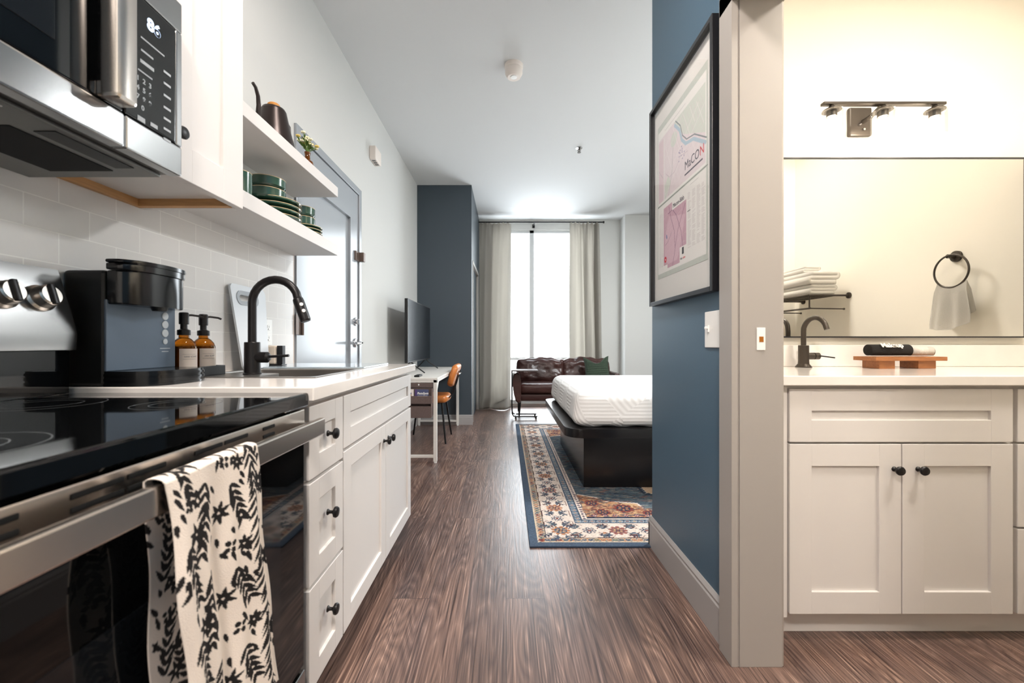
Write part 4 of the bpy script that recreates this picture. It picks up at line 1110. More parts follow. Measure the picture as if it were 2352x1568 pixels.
def rug():
    W2, L2 = RW / 2 + .01, RL / 2 + .01
    cv.rect(0, 0, RW, RL, DB)
    for i in range(700):
        u, v = random.random() * W2, random.random() * L2; cv.rect(u, v, u + .012, v + .008, random.choice((NV, TL, (84, 104, 126))), .5)
    b = .045; cv.rect(b, b, RW - b, RL - b, (226, 206, 178)); b = .049; cv.rect(b, b, RW - b, RL - b, TAN)
    for side in (0, 1):
        n = 0; p = .06
        while p < (L2 if side == 0 else W2):
            c = random.choice((TL, DB, (128, 120, 96), OR, RED, (110, 122, 110)))
            U, V = (.068, p) if side == 0 else (p, .068)
            cv.ell(U, V, .013, .012, c, hole=.4); cv.ell(U, V, .004, .004, NV)
            for sg in (-1, 1): cv.ell(U + sg * (.012 if side == 0 else .017), V + (.016 if side == 0 else .011) * sg, .006, .005, random.choice((TL, OR, DB)))
            p += .032
    b = .088; cv.rect(b, b, RW - b, RL - b, (60, 52, 52)); b = .091; cv.rect(b, b, RW - b, RL - b, CRM)
    # main cream border .091 - .262
    mid = .176
    for side in (0, 1):
        lim = (L2 if side == 0 else W2) + .1
        k = 0; p = .176
        while p < lim:
            P_ = lambda a, d: (mid + d, a) if side == 0 else (a, mid + d)
            if k % 2 == 0: flower(*P_(p, 0), .050, random.choice((OR, TL, (150, 96, 88))), (120, 84, 88) if k % 4 else DB, GOLD, 9)
            else: ringflower(*P_(p, 0), .040, (62, 72, 92))
            for sg in (-1, 1):
                vine(P_(p + .045, sg * .02), P_(p + .11, sg * .062), .012 * sg, (92, 58, 58) if k % 2 else (70, 72, 84))
                vine(P_(p - .045, sg * .02), P_(p - .11, sg * .062), -.012 * sg, (92, 58, 58) if k % 2 else (70, 72, 84))
                cv.line([P_(p + .03, sg * .080), P_(p + .11, sg * .080), P_(p + .125, sg * .060)], .004, (100, 60, 56))
                cv.ell(*P_(p + .078, sg * .03), .012, .010, random.choice((TL, OR, DB)))
            p += .155; k += 1
    b = .262; cv.rect(b, b, RW - b, RL - b, (66, 56, 58)); b = .265; cv.rect(b, b, RW - b, RL - b, CRM); b = .269; cv.rect(b, b, RW - b, RL - b, DB)
    for side in (0, 1):
        p = .29; k = 0
        while p < (L2 if side == 0 else W2):
            U, V = (.292, p) if side == 0 else (p, .292)
            cv.ell(U, V, .017, .015, (150, 160, 166), hole=.6); cv.ell(U, V, .008, .008, random.choice((OR, RED, GOLD, TL)))
            cv.line([(U - .012, V - .018), (U + .012, V + .018)] if side == 0 else [(U - .02, V - .012), (U + .02, V + .012)], .003, (150, 156, 160))
            p += .040; k += 1
    b = .315; cv.rect(b, .315, RW - b, RL - .315, NV); b = .318; cv.rect(b, b, RW - b, RL - b, CRM)
    p = .33
    while p < L2:
        cv.ell(.333, p, .009, .008, (78, 72, 92)); cv.ell(.333, p + .016, .004, .003, RED); p += .032
    b = .349; cv.rect(b, .330, RW - b, RL - .330, NV); b = .352
    # field
    cv.rect(b, b, RW - b, RL - b, TL)
    for i in range(3600):
        u, v = b + random.random() * (W2 - b), b + random.random() * (L2 - b)
        cv.ell(u, v, random.uniform(.008, .03), random.uniform(.004, .010), random.choice((NV, DB, TL, NV, (112, 124, 126), (128, 92, 80), (60, 70, 78), (150, 138, 126), (66, 84, 92))), 0, .6)
    # orange corner piece
    cp_ = [(b, b), (1.02, b), (.98, b + .045), (.86, b + .05), (.80, b + .10), (.72, b + .11), (.70, b + .20), (.60, b + .22), (.50, b + .235), (.46, b + .30), (.40, b + .33), (b, b + .36)]
    cv.poly([(x + (.012 if x > b + .01 else 0), y + (.012 if y > b + .01 else 0)) for x, y in cp_], CRM)
    cv.poly(cp_, GOLD)
    for i in range(1500):
        u, v = b + random.random() * .6, b + random.random() * .36
        if (u - b) / .62 + (v - b) / .36 < 1: cv.ell(u, v, random.uniform(.006, .02), random.uniform(.004, .009), random.choice((OR, RED, GOLD, (150, 96, 76), (104, 96, 92), (70, 76, 88), (96, 60, 60))), 0, .75)
    for u, v, r in ((.60, .48, .060), (.46, .42, .045), (.74, .40, .045), (.42, .56, .045), (.88, .385, .03)): flower(u, v, r, RED, NV, OR, 10)
    for u in np.arange(.40, 1.2, .062): flower(float(u), .372, .018, (74, 74, 104), (150, 70, 66), CRM, 6)
    # central medallion with a keyed white line
    md = [(.62, L2 + .1), (.62, 1.25), (.70, 1.12), (.70, .98), (.82, .86), (.82, .74), (1.0, .64), (W2 + .1, .58), (W2 + .1, L2 + .1)]
    cv.line(md[:-1], .040, NV)
    cv.poly(md, (206, 176, 148)); cv.line(md[:-1], .020, NV)
    for (a, c) in zip(md[:-2], md[1:-1]):
        L = math.hypot(c[0] - a[0], c[1] - a[1]); n = max(1, int(L / .03))
        for i in range(n):
            t_ = i / n; x, y = a[0] + (c[0] - a[0]) * t_, a[1] + (c[1] - a[1]) * t_
            cv.line([(x, y), (x + .012, y), (x + .012, y + .010)], .004, (232, 226, 214))
    for i in range(60):
        u, v = random.uniform(.75, W2), random.uniform(.8, L2)
        if u + (v - .6) * .5 > 1.0: cv.ell(u, v, .018, .008, random.choice((NV, TL, OR, RED)), 0, .8)
    for u, v, r in ((1.0, .84, .045), (1.15, 1.0, .06), (.85, 1.2, .05), (1.1, 1.4, .08)): flower(u, v, r, OR, NV, GOLD, 9)
qsym(rug)
# faded, uneven wear
cv.img *= .84 * (1 + .10 * np.random.default_rng(3).standard_normal(cv.img.shape[:2]))[..., None].astype(np.float32)
t = thing('area_rug', 'blue, cream and orange oriental rug partly under the bed', 'rug', (RX0 + RW / 2, RY0 + RL / 2, 0))
part('backing', MB().box((RX0 - .002, RY0 - .002, .0005), (RX0 + RW + .002, RY0 + RL + .002, .0070), .002), mat('rug_binding', (44, 58, 78), .9), t)
part('pile', cv.mesh('pile', lambda U, V: np.stack([RX0 + U, RY0 + V, .0082 + 0 * U], -1), attr_mat('rug_pile', rough=.95, spec=.15, bump=.5, bscale=350, nvar=.12, nscale=90)), None, t)

# bed
BX0, BX1, BY0, BY1 = .398, 2.50, 2.78, 4.36
t = thing('bed', 'bed with a black platform and a white quilted cover', 'bed', (1.45, 3.57, .009))
def rrect(x0, x1, y0, y1, r, n=8): return arc(x0 + r, y0 + r, r, PI, 1.5 * PI, n) + arc(x1 - r, y0 + r, r, 1.5 * PI, 2 * PI, n) + arc(x1 - r, y1 - r, r, 0, .5 * PI, n) + arc(x0 + r, y1 - r, r, .5 * PI, PI, n)
part('pedestal', MB().box((.543, 2.935, .0095), (2.40, 4.20, .385), .002), M['bedframe'], t)
part('platform', MB().prism(rrect(BX0, BX1, BY0, BY1, .115), 2, .387, .448, .004), M['bedframe'], t)
def quilt_mat():
    m = mat('white_quilt', (232, 230, 228), .85, spec=.2); nt = m.node_tree; b = nt.nodes['Principled BSDF']; N = nt.nodes.new; L = nt.links.new
    tc = N('ShaderNodeTexCoord')
    def wave(rot):
        mp = N('ShaderNodeMapping'); mp.inputs['Rotation'].default_value = rot; L(tc.outputs['Object'], mp.inputs['Vector'])
        w = N('ShaderNodeTexWave'); w.inputs['Scale'].default_value = 13; w.bands_direction = 'X'; w.inputs['Distortion'].default_value = .5; w.inputs['Detail'].default_value = 1
        L(mp.outputs[0], w.inputs['Vector']); return w
    a, c = wave((0, .785, .785)), wave((0, PI / 2, 0))
    ch = N('ShaderNodeTexChecker'); ch.inputs['Scale'].default_value = 3.4
    mp = N('ShaderNodeMapping'); mp.inputs['Rotation'].default_value = (0, .6, .785); L(tc.outputs['Object'], mp.inputs['Vector']); L(mp.outputs[0], ch.inputs['Vector'])
    mx = N('ShaderNodeMix'); L(ch.outputs['Fac'], mx.inputs[0]); L(a.outputs['Fac'], mx.inputs[2]); L(c.outputs['Fac'], mx.inputs[3])
    n = N('ShaderNodeTexNoise'); n.inputs['Scale'].default_value = 12; L(tc.outputs['Object'], n.inputs['Vector'])
    ad = N('ShaderNodeMath'); ad.operation = 'MULTIPLY_ADD'; ad.inputs[1].default_value = .7; L(n.outputs['Fac'], ad.inputs[0]); L(mx.outputs[0], ad.inputs[2])
    bp = N('ShaderNodeBump'); bp.inputs['Strength'].default_value = .32; bp.inputs['Distance'].default_value = .006
    L(ad.outputs[0], bp.inputs['Height']); L(bp.outputs[0], b.inputs['Normal']); return m
q = MB()
def bedfn(p, qq):
    f = (p.z + .12) / .24
    k = 1 - .025 * max(0, f)
    p.x = p.x * k if p.x < 0 else p.x; p.y *= k
    w = noise.noise(Vector((p.x * 4, p.y * 4, p.z * 3)))
    p.x += .006 * w; p.y += .006 * w
    if f < .05 : p.z += .006 * math.sin(p.x * 30) * math.cos(p.y * 26)
    return p
q.rbox((1.475, 3.57, .572), (2.05, 1.53, .246), .075, n=46, fn=bedfn)
part('quilted_cover', q, quilt_mat(), t, angle=3.0)

# sofa
SX_0, SX_1, SYF, SYB = .085, 1.59, 5.78, 6.38
t = thing('leather_sofa', 'brown leather two-seat sofa in front of the tall window', 'sofa', (.78, 6.1, 0))
part('seat_base', MB().box((SX_0 + .10, SYF + .03, .215), (SX_1 - .10, SYB, .315), .02, 3), M['leatherside'], t)
part('back_frame', MB().box((SX_0 + .06, SYB - .10, .215), (SX_1 - .06, SYB, .66), .03, 3), M['leatherside'], t)
xm = (SX_0 + SX_1) / 2
for a, b_, sd in ((SX_0 + .105, xm - .002, 1), (xm + .002, SX_1 - .105, 2)):
    part('seat_cushion', MB().rbox(((a + b_) / 2, SYF + .26, .39), (b_ - a, .54, .145), .045, n=14, puff=.012, amp=.006, freq=7, seed=sd), M['leather'], t, angle=3)
    def crumple(p, qq, sd=sd):
        top = max(0, qq.z)
        d = noise.noise(Vector((p.x * 9 + sd * 4, p.y * 5, p.z * 11))) * .016
        d += abs(noise.noise(Vector((p.x * 17 + sd, 3.0, p.z * 15)))) * .018
        p.y -= d * (1 if qq.y < 0 else .3)
        p.z += top * (.009 * math.sin(p.x * 14 + sd) + .007 * math.sin(p.x * 37 + sd * 2))
        cx = abs(p.x)
        p.y += .020 * math.exp(-((p.x * 9) ** 2 + (p.z * 9) ** 2)) * (1 if qq.y < 0 else 0)
        return p
    m_ = MB().rbox((0, 0, 0), (b_ - a + .05, .18, .35), .07, n=30, puff=.02, fn=crumple)
    m_.rot(-.16, 'X', (0, 0, 0)); bmesh.ops.translate(m_.bm, verts=m_.bm.verts[:], vec=((a + b_) / 2, SYB - .17, .615))
    c_ = part('back_cushion', m_, M['leather'], t, angle=3)
    part('tuft_button', MB().lathe(((a + b_) / 2, SYB - .262, .61), (0, -1, .16), [(.013, 0), (.011, .006), (0, .008)], 14), M['leatherside'], c_)
for xa, sg in ((SX_0, 1), (SX_1, -1)):
    P_ = [(xa + sg * p[0], p[1]) for p in ((.070, .195), (.040, .230), (.018, .31), (.004, .42), (.002, .50), (.010, .565), (.030, .600), (.058, .612), (.088, .602), (.108, .57), (.118, .51), (.120, .42), (.118, .30), (.116, .22), (.105, .195))]
    if sg < 0: P_ = P_[::-1]
    q = MB(); q.prism(P_, 1, SYF - .01, SYB - .03, .016)
    part('arm', q, M['leather'], t)
for x, y in ((SX_0 + .105, SYF + .05), (SX_1 - .105, SYF + .05), (SX_0 + .105, SYB - .06), (SX_1 - .105, SYB - .06)):
    part('leg', MB().cyl((x - .01, y, .0), (x, y + .0, .222), .009, .020, 16), M['blackmetal'], t)

# green cushion
pm = MB(); n_ = 40; S1 = []; S2 = []
px0, pw, ph = 1.285, .183, .17
for s_, st2 in ((1, S1), (-1, S2)):
    for j in range(n_ + 1):
        row = []
        for i in range(n_ + 1):
            u, v = 2 * i / n_ - 1, 2 * j / n_ - 1
            pinch = 1 - .10 * (1 - u * u) * abs(v) ** 3; pin2 = 1 - .10 * (1 - v * v) * abs(u) ** 3
            x = u * pw * pin2; z = v * ph * pinch
            if v > 0: z -= .115 * math.exp(-(u * 2.0) ** 2) * v ** 2
            th = .062 * (1 - u ** 4) ** .6 * (1 - v ** 4) ** .6
            rib = .0035 * math.sin(j / n_ * 2 * PI * 11) * (1 - u ** 6) * (1 - v ** 6)
            row.append((x, -s_ * (th + rib), z))
        st2.append(row)
vt = {}
def gv(p):
    k_ = tuple(round(c, 5) for c in p)
    if k_ not in vt: vt[k_] = pm.bm.verts.new(p)
    return vt[k_]
for G, fl in ((S1, 1), (S2, 0)):
    for j in range(n_):
        for i in range(n_):
            f4 = [gv(G[j][i]), gv(G[j][i + 1]), gv(G[j + 1][i + 1]), gv(G[j + 1][i])]
            if len(set(f4)) == 4: 
                try: pm.bm.faces.new(f4 if fl else f4[::-1])
                except ValueError: pass
pm.rot(-.22, 'X', (0, 0, 0)); pm.rot(-.06, 'Y', (0, 0, 0)); bmesh.ops.translate(pm.bm, verts=pm.bm.verts[:], vec=(px0, 5.935, .665))
solo('throw_pillow', pm, mat('green_knit', (60, 74, 60), .95, bump=.9, bscale=140, stretch=(1, 1, 2.2), var=.2, vscale=70), 'dark green ribbed cushion at the right end of the leather sofa', 'cushion', angle=3)

# C-shaped side table
t = thing('side_table', 'dark C-shaped side table reaching over the left arm of the leather sofa', 'side table', (.2, 5.80, 0))
cx0, cx1, cya, cyb = .068, .430, 5.62, 5.88
part('table_top', MB().box((cx0 - .003, cya, .640), (cx1, cyb, .658), .003), mat('side_table_top', (92, 84, 82), .3), t)
fr_ = MB()
for y in (cya + .03, cyb - .03):
    fr_.tube([(cx0 + .009, y, .640), (cx0 + .009, y, .16), (cx0 + .012, y, .07), (cx0 + .03, y, .035), (cx0 + .07, y, .030), (cx1 - .01, y, .030)], .009, 10)
fr_.box((cx0, cya + .02, .622), (cx0 + .018, cyb - .02, .640), .002); fr_.box((cx0 + .05, cya + .02, .022), (cx0 + .066, cyb - .02, .038), .002)
part('frame', fr_, M['blackmetal'], t)
for x in (cx0 + .06, cx1 - .03):
    for y in (cya + .03, cyb - .03): part('foot', MB().cyl((x, y, .0), (x, y, .024), .011), M['blackplastic'], t)

# desk
dx0, dx1, dy0, dy1, dz = -1.112, -.585, 3.55, 5.215, .726
t = thing('desk', 'narrow white desk along the left wall carrying the television', 'desk', (-.85, 4.4, 0))
part('desk_top', MB().box((dx0, dy0, dz - .018), (dx1, dy1, dz), .002), M['offwhite'], t)
part('apron', MB().box((dx0 + .01, dy0 + .004, dz - .040), (dx1 - .006, dy0 + .022, dz - .018)).box((dx1 - .024, dy0 + .022, dz - .040), (dx1 - .006, dy1 - .022, dz - .018)).box((dx0 + .01, dy1 - .022, dz - .040), (dx1 - .006, dy1 - .004, dz - .018)), M['offwhite'], t)
for x in (dx0 + .012, dx1 - .036):
    for y in (dy0 + .004, dy1 - .034):
        part('leg', MB().box((x, y, .012), (x + .030, y + .030, dz - .018), .002), M['offwhite'], t)
        part('foot', MB().cyl((x + .015, y + .015, .0), (x + .015, y + .015, .013), .014), M['white'], t)
for y in (dy0 + .008, dy1 - .030): part('crossbar', MB().box((dx0 + .04, y, .045), (dx1 - .034, y + .022, .067), .001), M['offwhite'], t)
br_ = MB(); br_.prism([(dy0 + .034, dz - .04), (dy0 + .16, dz - .04), (dy0 + .034, dz - .14)], 0, dx1 - .022, dx1 - .012)
part('corner_brace', br_, M['offwhite'], t)
# felt organiser hung at the near end, with two cards in its pocket
t = thing('felt_organizer', 'taupe felt pocket organiser hanging from the near end of the desk', 'organiser', (-.87, 3.53, .39))
ox0, ox1, oy = -1.09, -.622, 3.545
part('back_panel', MB().box((ox0, oy - .006, .405), (ox1, oy, dz - .042), .002), M['felt'], t)
part('upper_pocket', MB().box((ox0, oy - .050, .515), (ox1 - .002, oy - .044, .578), .002).box((ox1 - .006, oy - .048, .515), (ox1 - .001, oy - .003, .64), .001).box((ox0, oy - .048, .512), (ox1 - .004, oy - .004, .518)), M['felt'], t)
part('lower_pocket', MB().box((ox0, oy - .064, .400), (ox1 - .004, oy - .058, .492), .002).box((ox1 - .008, oy - .062, .400), (ox1 - .003, oy - .003, .515), .001).box((ox0, oy - .062, .397), (ox1 - .006, oy - .004, .403)), M['felt'], t)
part('rivet', MB().lathe((-.742, oy - .006, .668), (0, -1, 0), [(.007, 0), (.006, .003), (0, .004)]), M['white'], t)
part('seam', MB().box((ox0, oy - .0075, .640), (ox1, oy - .0055, .648)), M['feltdark'], t)
t = thing('purple_flyer', 'purple flyer with white lettering in the pocket of the felt organiser', 'flyer', (-.70, 3.51, .52))
part('card', MB().box((-.768, 3.506, .520), (-.652, 3.508, .632)), M['slatecard'], t)
part('stripe', MB().box((-.766, 3.5052, .521), (-.750, 3.5062, .631)), M['purple'], t)
text('title', 'PhotoSpots', .027, (-.748, 3.5052, .591), ROT_YM, M['white'], t, extrude=.0003, bold=.0008, shear=.25, xs=.74)
for z_, w_ in ((.574, .040), (.566, .040), (.558, .036)): part('small_print', MB().box((-.744, 3.5054, z_), (-.744 + w_, 3.506, z_ + .005)), M['white'], t)
for z_, w_ in ((.572, .040), (.561, .042)): part('small_print', MB().box((-.700, 3.5054, z_), (-.700 + w_, 3.506, z_ + .008)), M['white'], t)
part('footer_marks', MB().box((-.735, 3.5052, .540), (-.715, 3.506, .547)).box((-.700, 3.5052, .540), (-.688, 3.506, .545)).box((-.678, 3.5052, .540), (-.66, 3.506, .549)), M['white'], t)
t = thing('picture_card', 'cream card with a small golden landscape beside the purple flyer', 'card', (-.83, 3.51, .52))
part('card', MB().box((-.870, 3.5065, .522), (-.778, 3.5085, .634)), M['cardwhite'], t)
part('picture', MB().box((-.858, 3.5058, .560), (-.796, 3.5066, .600)), M['cardgold'], t)
part('picture_sky', MB().box((-.858, 3.5056, .592), (-.796, 3.5064, .606)), M['slatecard'], t)

# television
t = thing('television', 'flat black television standing on the white desk, facing the bed', 'television', (-.95, 4.35, dz))
tc_ = Vector((-.915, 4.44, 1.137))
def tvp(mb): return mb.rot(-.008, 'Z', tc_)
tw_, th_ = .545, .303
y0, y1, z0, z1 = tc_.y - tw_, tc_.y + tw_, tc_.z - th_, tc_.z + th_
part('casing', tvp(MB().box((tc_.x - .030, y0, z0), (tc_.x, y1, z1), .004).box((tc_.x - .065, y0 + .15, z0 + .02), (tc_.x - .028, y1 - .15, z0 + .26), .015)), M['tvbody'], t)
part('screen', tvp(MB().box((tc_.x - .001, y0 + .007, z0 + .014), (tc_.x + .0015, y1 - .007, z1 - .007))), M['tvscreen'], t)
part('bezel_edge', tvp(MB().box((tc_.x - .0005, y0 - .0008, z0), (tc_.x + .003, y0 + .003, z1))), M['steel'], t)
for s_ in (-1, 1):
    yy = tc_.y + s_ * .36
    part('stand_foot', tvp(MB().tube([(tc_.x - .015, yy, z0 + .01), (tc_.x + .02, yy, z0 - .03), (tc_.x + .125, yy + s_ * .015, dz + .006)], .006, 8).tube([(tc_.x - .015, yy, z0 + .01), (tc_.x - .05, yy, z0 - .03), (tc_.x - .12, yy + s_ * .01, dz + .006)], .006, 8)), M['tvbody'], t)
solo('remote_control', MB().box((-.80, 3.62, dz + .0005), (-.755, 3.76, dz + .016), .004), M['blackplastic'], 'small black remote control at the near end of the white desk', 'remote control')

# desk chair
t = thing('desk_chair', 'tan leather chair with black metal legs tucked at the white desk', 'chair', (-.80, 4.45, 0))
chx, chy = -.795, 4.45
part('seat', MB().rbox((chx + .0, chy, .445), (.40, .40, .075), .037, n=16, fn=lambda p, qq: Vector((p.x * (1 - .10 * (qq.y * qq.y)), p.y * (1 - .12 * (qq.x * qq.x)), p.z))), M['tan'], t, angle=3)
bm_ = MB().rbox((0, 0, 0), (.060, .42, .245), .030, n=18, fn=lambda p, qq: Vector((p.x - .22 * (p.y * p.y) , p.y * (1 - .10 * qq.z * qq.z), p.z * (1 - .18 * (qq.y ** 4)))))
bm_.rot(.30, 'Y', (0, 0, 0)); bmesh.ops.translate(bm_.bm, verts=bm_.bm.verts[:], vec=(-.545, chy, .685))
part('backrest', bm_, M['tan'], t, angle=3)
part('backrest_shell', MB().tube([(-.50, chy - .10, .70), (-.488, chy, .705), (-.50, chy + .10, .70)], .010, 8), M['chrome'], t)
for s_ in (-1, 1):
    part('back_support', MB().tube([(-.500, chy + s_ * .06, .735), (-.535, chy + s_ * .06, .60), (-.575, chy + s_ * .07, .48), (-.63, chy + s_ * .09, .415), (-.70, chy + s_ * .12, .402), (-.80, chy + s_ * .13, .402)], .0065, 10), M['blackmetal'], t)
for x, y in ((-.615, 4.235), (-.615, 4.680), (-1.035, 4.235), (-1.035, 4.66)):
    xi = chx + (x - chx) * .72; yi = chy + (y - chy) * .62
    part('leg', MB().cyl((x, y, 0), (xi, yi, .412), .009, .011, 14), M['blackmetal'], t)

# ================================================================== FRAMED MAP ON THE BLUE WALL
fy0, fy1, fz0, fz1, fxf = 1.4245, 2.052, 1.199, 2.146, .701
t = thing('framed_map', 'large framed print of two pastel city maps on the blue wall', 'picture', (.72, 1.74, 1.2))
f = MB(); fw = .018
f.box((fxf, fy0, fz0), (XR - .001, fy0 + fw, fz1), .0015); f.box((fxf, fy1 - fw, fz0), (XR - .001, fy1, fz1), .0015)
f.box((fxf, fy0 + fw, fz0), (XR - .001, fy1 - fw, fz0 + fw), .0015); f.box((fxf, fy0 + fw, fz1 - fw), (XR - .001, fy1 - fw, fz1), .0015)
part('frame', f, M['frameblack'], t)
xm_ = .724
slab = MB(); slab.box((xm_, fy0 + fw, fz0 + fw), (xm_ + .004, fy1 - fw, fz1 - fw))
part('mat_board', slab, M['matboard'], t)
py0, py1, pz0, pz1 = 1.500, 1.995, 1.322, 2.040
PW, PH = py1 - py0, pz1 - pz0
# drawn as seen from the hall: u runs right (towards smaller Y), v runs up
cv = Canvas(PW, PH, .0016, (208, 214, 206))
random.seed(5)
W_, PNK, LPK, GRY, GRN, BLU = (248, 246, 242), (226, 200, 208), (238, 226, 229), (186, 182, 184), (222, 228, 218), (184, 206, 220)
def streets(u0, v0, u1, v1, n, c, wd=.0010, ang=.35):
    cu, cw = (u0 + u1) / 2, (v0 + v1) / 2; R = max(u1 - u0, v1 - v0) * .8
    for i in range(n):
        o = (i / (n - 1) - .5) * 2 * R + random.uniform(-.004, .004)
        for a in (ang, ang + PI / 2):
            dx, dy = math.cos(a), math.sin(a); px_, py_ = cu - dy * o, cw + dx * o
            a0, a1 = sorted((random.uniform(-R, R), random.uniform(-R, R)))
            pts = []
            for k in range(12):
                s_ = a0 + (a1 - a0) * k / 11; x, y = px_ + dx * s_, py_ + dy * s_
                if u0 < x < u1 and v0 < y < v1: pts.append((x, y))
                elif len(pts) > 1: cv.line(pts, wd, c); pts = []
                else: pts = []
            if len(pts) > 1: cv.line(pts, wd, c)
for i in range(60): 
    u = random.random() * PW; cv.line([(u, 0), (u + .03, PH)], .0008, (188, 194, 186), .6)
# upper map
ub0, ub1 = .345, PH - .030
cv.rect(.006, ub0, PW - .010, ub1, W_); cv.rect(.014, ub0 + .010, PW - .018, ub1 - .040, LPK)
cv.rect(.014, ub0 + .010, .075, ub1 - .050, (232, 212, 218)); cv.rect(.075, ub0 + .01, .081, ub1 - .05, W_)
cv.poly([(PW - .018, ub1 - .040), (PW - .30, ub1 - .040), (PW - .26, ub1 - .10), (PW - .20, ub1 - .14), (PW - .018, ub0 + .12)], GRN)
cv.poly([(.10, ub0 + .01), (.16, ub0 + .06), (.13, ub0 + .10), (.085, ub0 + .07), (.085, ub0 + .01)], GRN)
cv.ell(.19, ub1 - .11, .035, .030, GRN)
streets(.085, ub0 + .012, PW - .02, ub1 - .042, 46, (222, 204, 210), .0010, .5)
streets(.085, ub0 + .012, PW - .02, ub1 - .042, 14, (248, 240, 240), .0022, .5)
riv = [(.20, ub1 - .055), (.25, ub1 - .10), (.27, ub1 - .15), (.31, ub1 - .185), (.38, ub1 - .20), (PW - .018, ub1 - .26)]
cv.line(riv, .014, BLU); cv.line([(u + .008, v + .014) for u, v in riv], .005, (128, 134, 140))
cv.line([(.13, ub0 + .012), (.17, ub0 + .10), (.18, ub0 + .20)], .003, GRY)
cv.line([(.10, ub0 + .12), (.14, ub0 + .09), (.20, ub0 + .09), (.26, ub0 + .13), (.33, ub0 + .12)], .002, (198, 178, 190))
for i in range(14): cv.ell(.27 + random.uniform(-.03, .03), ub0 + .14 + random.uniform(-.03, .03), .004, .003, (160, 148, 182))
cv.line([(.020, ub0 + .16), (.068, ub0 + .11)], .002, GRY)
cv.rect(.090, ub1 - .024, PW * .62, ub1 - .020, GRY, .5)
# lower map
lb0, lb1 = .022, .335
cv.line([(0, .340), (PW, .340)], .004, (120, 124, 120))
cv.rect(.006, lb0, PW - .012, lb1, W_); 
ma, mb_ = .075, .315
cv.rect(ma, lb0 + .012, mb_, lb1 - .020, (214, 176, 190)); cv.poly([(ma + .01, lb0 + .06), (ma + .05, lb0 + .03), (ma + .15, lb0 + .03), (mb_ - .05, lb0 + .10), (mb_ - .01, lb0 + .20), (ma + .14, lb0 + .22), (ma + .06, lb0 + .24), (ma + .015, lb0 + .15)], (228, 194, 206))
streets(ma + .002, lb0 + .014, mb_ - .002, lb1 - .022, 34, (236, 212, 220), .0011, .2)
for pts in ([(ma + .06, lb1 - .03), (ma + .085, lb1 - .09), (ma + .12, lb0 + .16), (ma + .13, lb0 + .08), (ma + .10, lb0 + .014)],
            [(ma + .05, lb1 - .06), (ma + .10, lb1 - .055), (ma + .14, lb1 - .09), (mb_ - .05, lb0 + .14), (mb_ - .03, lb0 + .05)],
            [(ma + .13, lb0 + .09), (ma + .16, lb0 + .16), (mb_ - .01, lb1 - .07)]): cv.line(pts, .0024, (122, 86, 112))
cv.line([(ma + .02, lb0 + .12), (ma + .05, lb0 + .13), (ma + .09, lb0 + .16)], .002, (150, 120, 140)); cv.ell(ma + .035, lb0 + .155, .006, .012, (140, 150, 190), .4)
cv.rect(ma + .095, lb1 - .058, mb_ + .002, lb1 - .020, W_)
cv.rect(mb_ - .065, lb0 + .012, mb_, lb0 + .075, W_); cv.rect(ma, lb0 + .012, ma + .045, lb0 + .030, W_)
cv.ell(ma + .020, lb0 + .055, .014, .014, (222, 70, 84)); cv.ell(ma + .020, lb0 + .055, .004, .004, W_)
for cx_ in (.022, .048): 
    for i in range(52):
        if random.random() < .93: cv.rect(cx_, lb0 + .03 + i * .0048, cx_ + random.uniform(.010, .020), lb0 + .0316 + i * .0048, (206, 196, 198))
for cx_ in (.328, .368, .408, .446):
    for i in range(46):
        if random.random() < .93: cv.rect(cx_, lb0 + .055 + i * .0048, cx_ + random.uniform(.018, .030), lb0 + .0568 + i * .0048, (208, 200, 200))
cv.rect(.325, lb0 + .20, .352, lb0 + .203, (70, 68, 70)); cv.rect(.35, lb1 - .015, .42, lb1 - .013, GRY)
def mapfn(U, V): return np.stack([np.full_like(U, xm_ - .0008), py1 - U, pz0 + V], -1)
pr = part('map_print', cv.mesh('map_print', mapfn, attr_mat('printed_map', rough=.6, bump=0)), None, t)
part('print_edge', MB().box((xm_ - .0007, py0, pz0), (xm_ + .0005, py1, pz1)), M['matboard'], t)
inkd = mat('map_ink', (84, 78, 92), .7); inkr = mat('map_red_ink', (214, 66, 76), .7)
o = text('map_lettering', 'MaCO', .050, (xm_ - .0012, py1 - .300, pz0 + ub0 + .052), ROT_XM, inkd, pr, extrude=.0002, xs=.95)
o = text('map_lettering', 'N', .050, (xm_ - .0012, py1 - .432, pz0 + ub0 + .052), ROT_XM, inkr, pr, extrude=.0002, xs=.95)
part('lettering_rule', MB().box((xm_ - .0012, py1 - .455, pz0 + ub0 + .030), (xm_ - .0008, py1 - .300, pz0 + ub0 + .036)), inkd, pr)
text('map_title', 'Macon-Bibb', .026, (xm_ - .0012, py1 - ma - .105, pz0 + lb1 - .050), ROT_XM, inkd, pr, extrude=.0002, xs=.92)
text('map_lettering', 'ma', .016, (xm_ - .0012, py1 - mb_ + .058, pz0 + lb0 + .022), ROT_XM, inkd, pr, extrude=.0002)
text('map_lettering', 'con', .016, (xm_ - .0012, py1 - mb_ + .033, pz0 + lb0 + .022), ROT_XM, inkr, pr, extrude=.0002)
part('map_badge', MB().box((xm_ - .0013, py1 - mb_ + .024, pz0 + lb0 + .042), (xm_ - .0009, py1 - mb_ + .040, pz0 + lb0 + .070), .0001), M['frameblack'], pr)
part('glass', MB().box((.7095, fy0 + fw - .001, fz0 + fw - .001), (.7110, fy1 - fw + .001, fz1 - fw + .001)), M['picglass'], t)

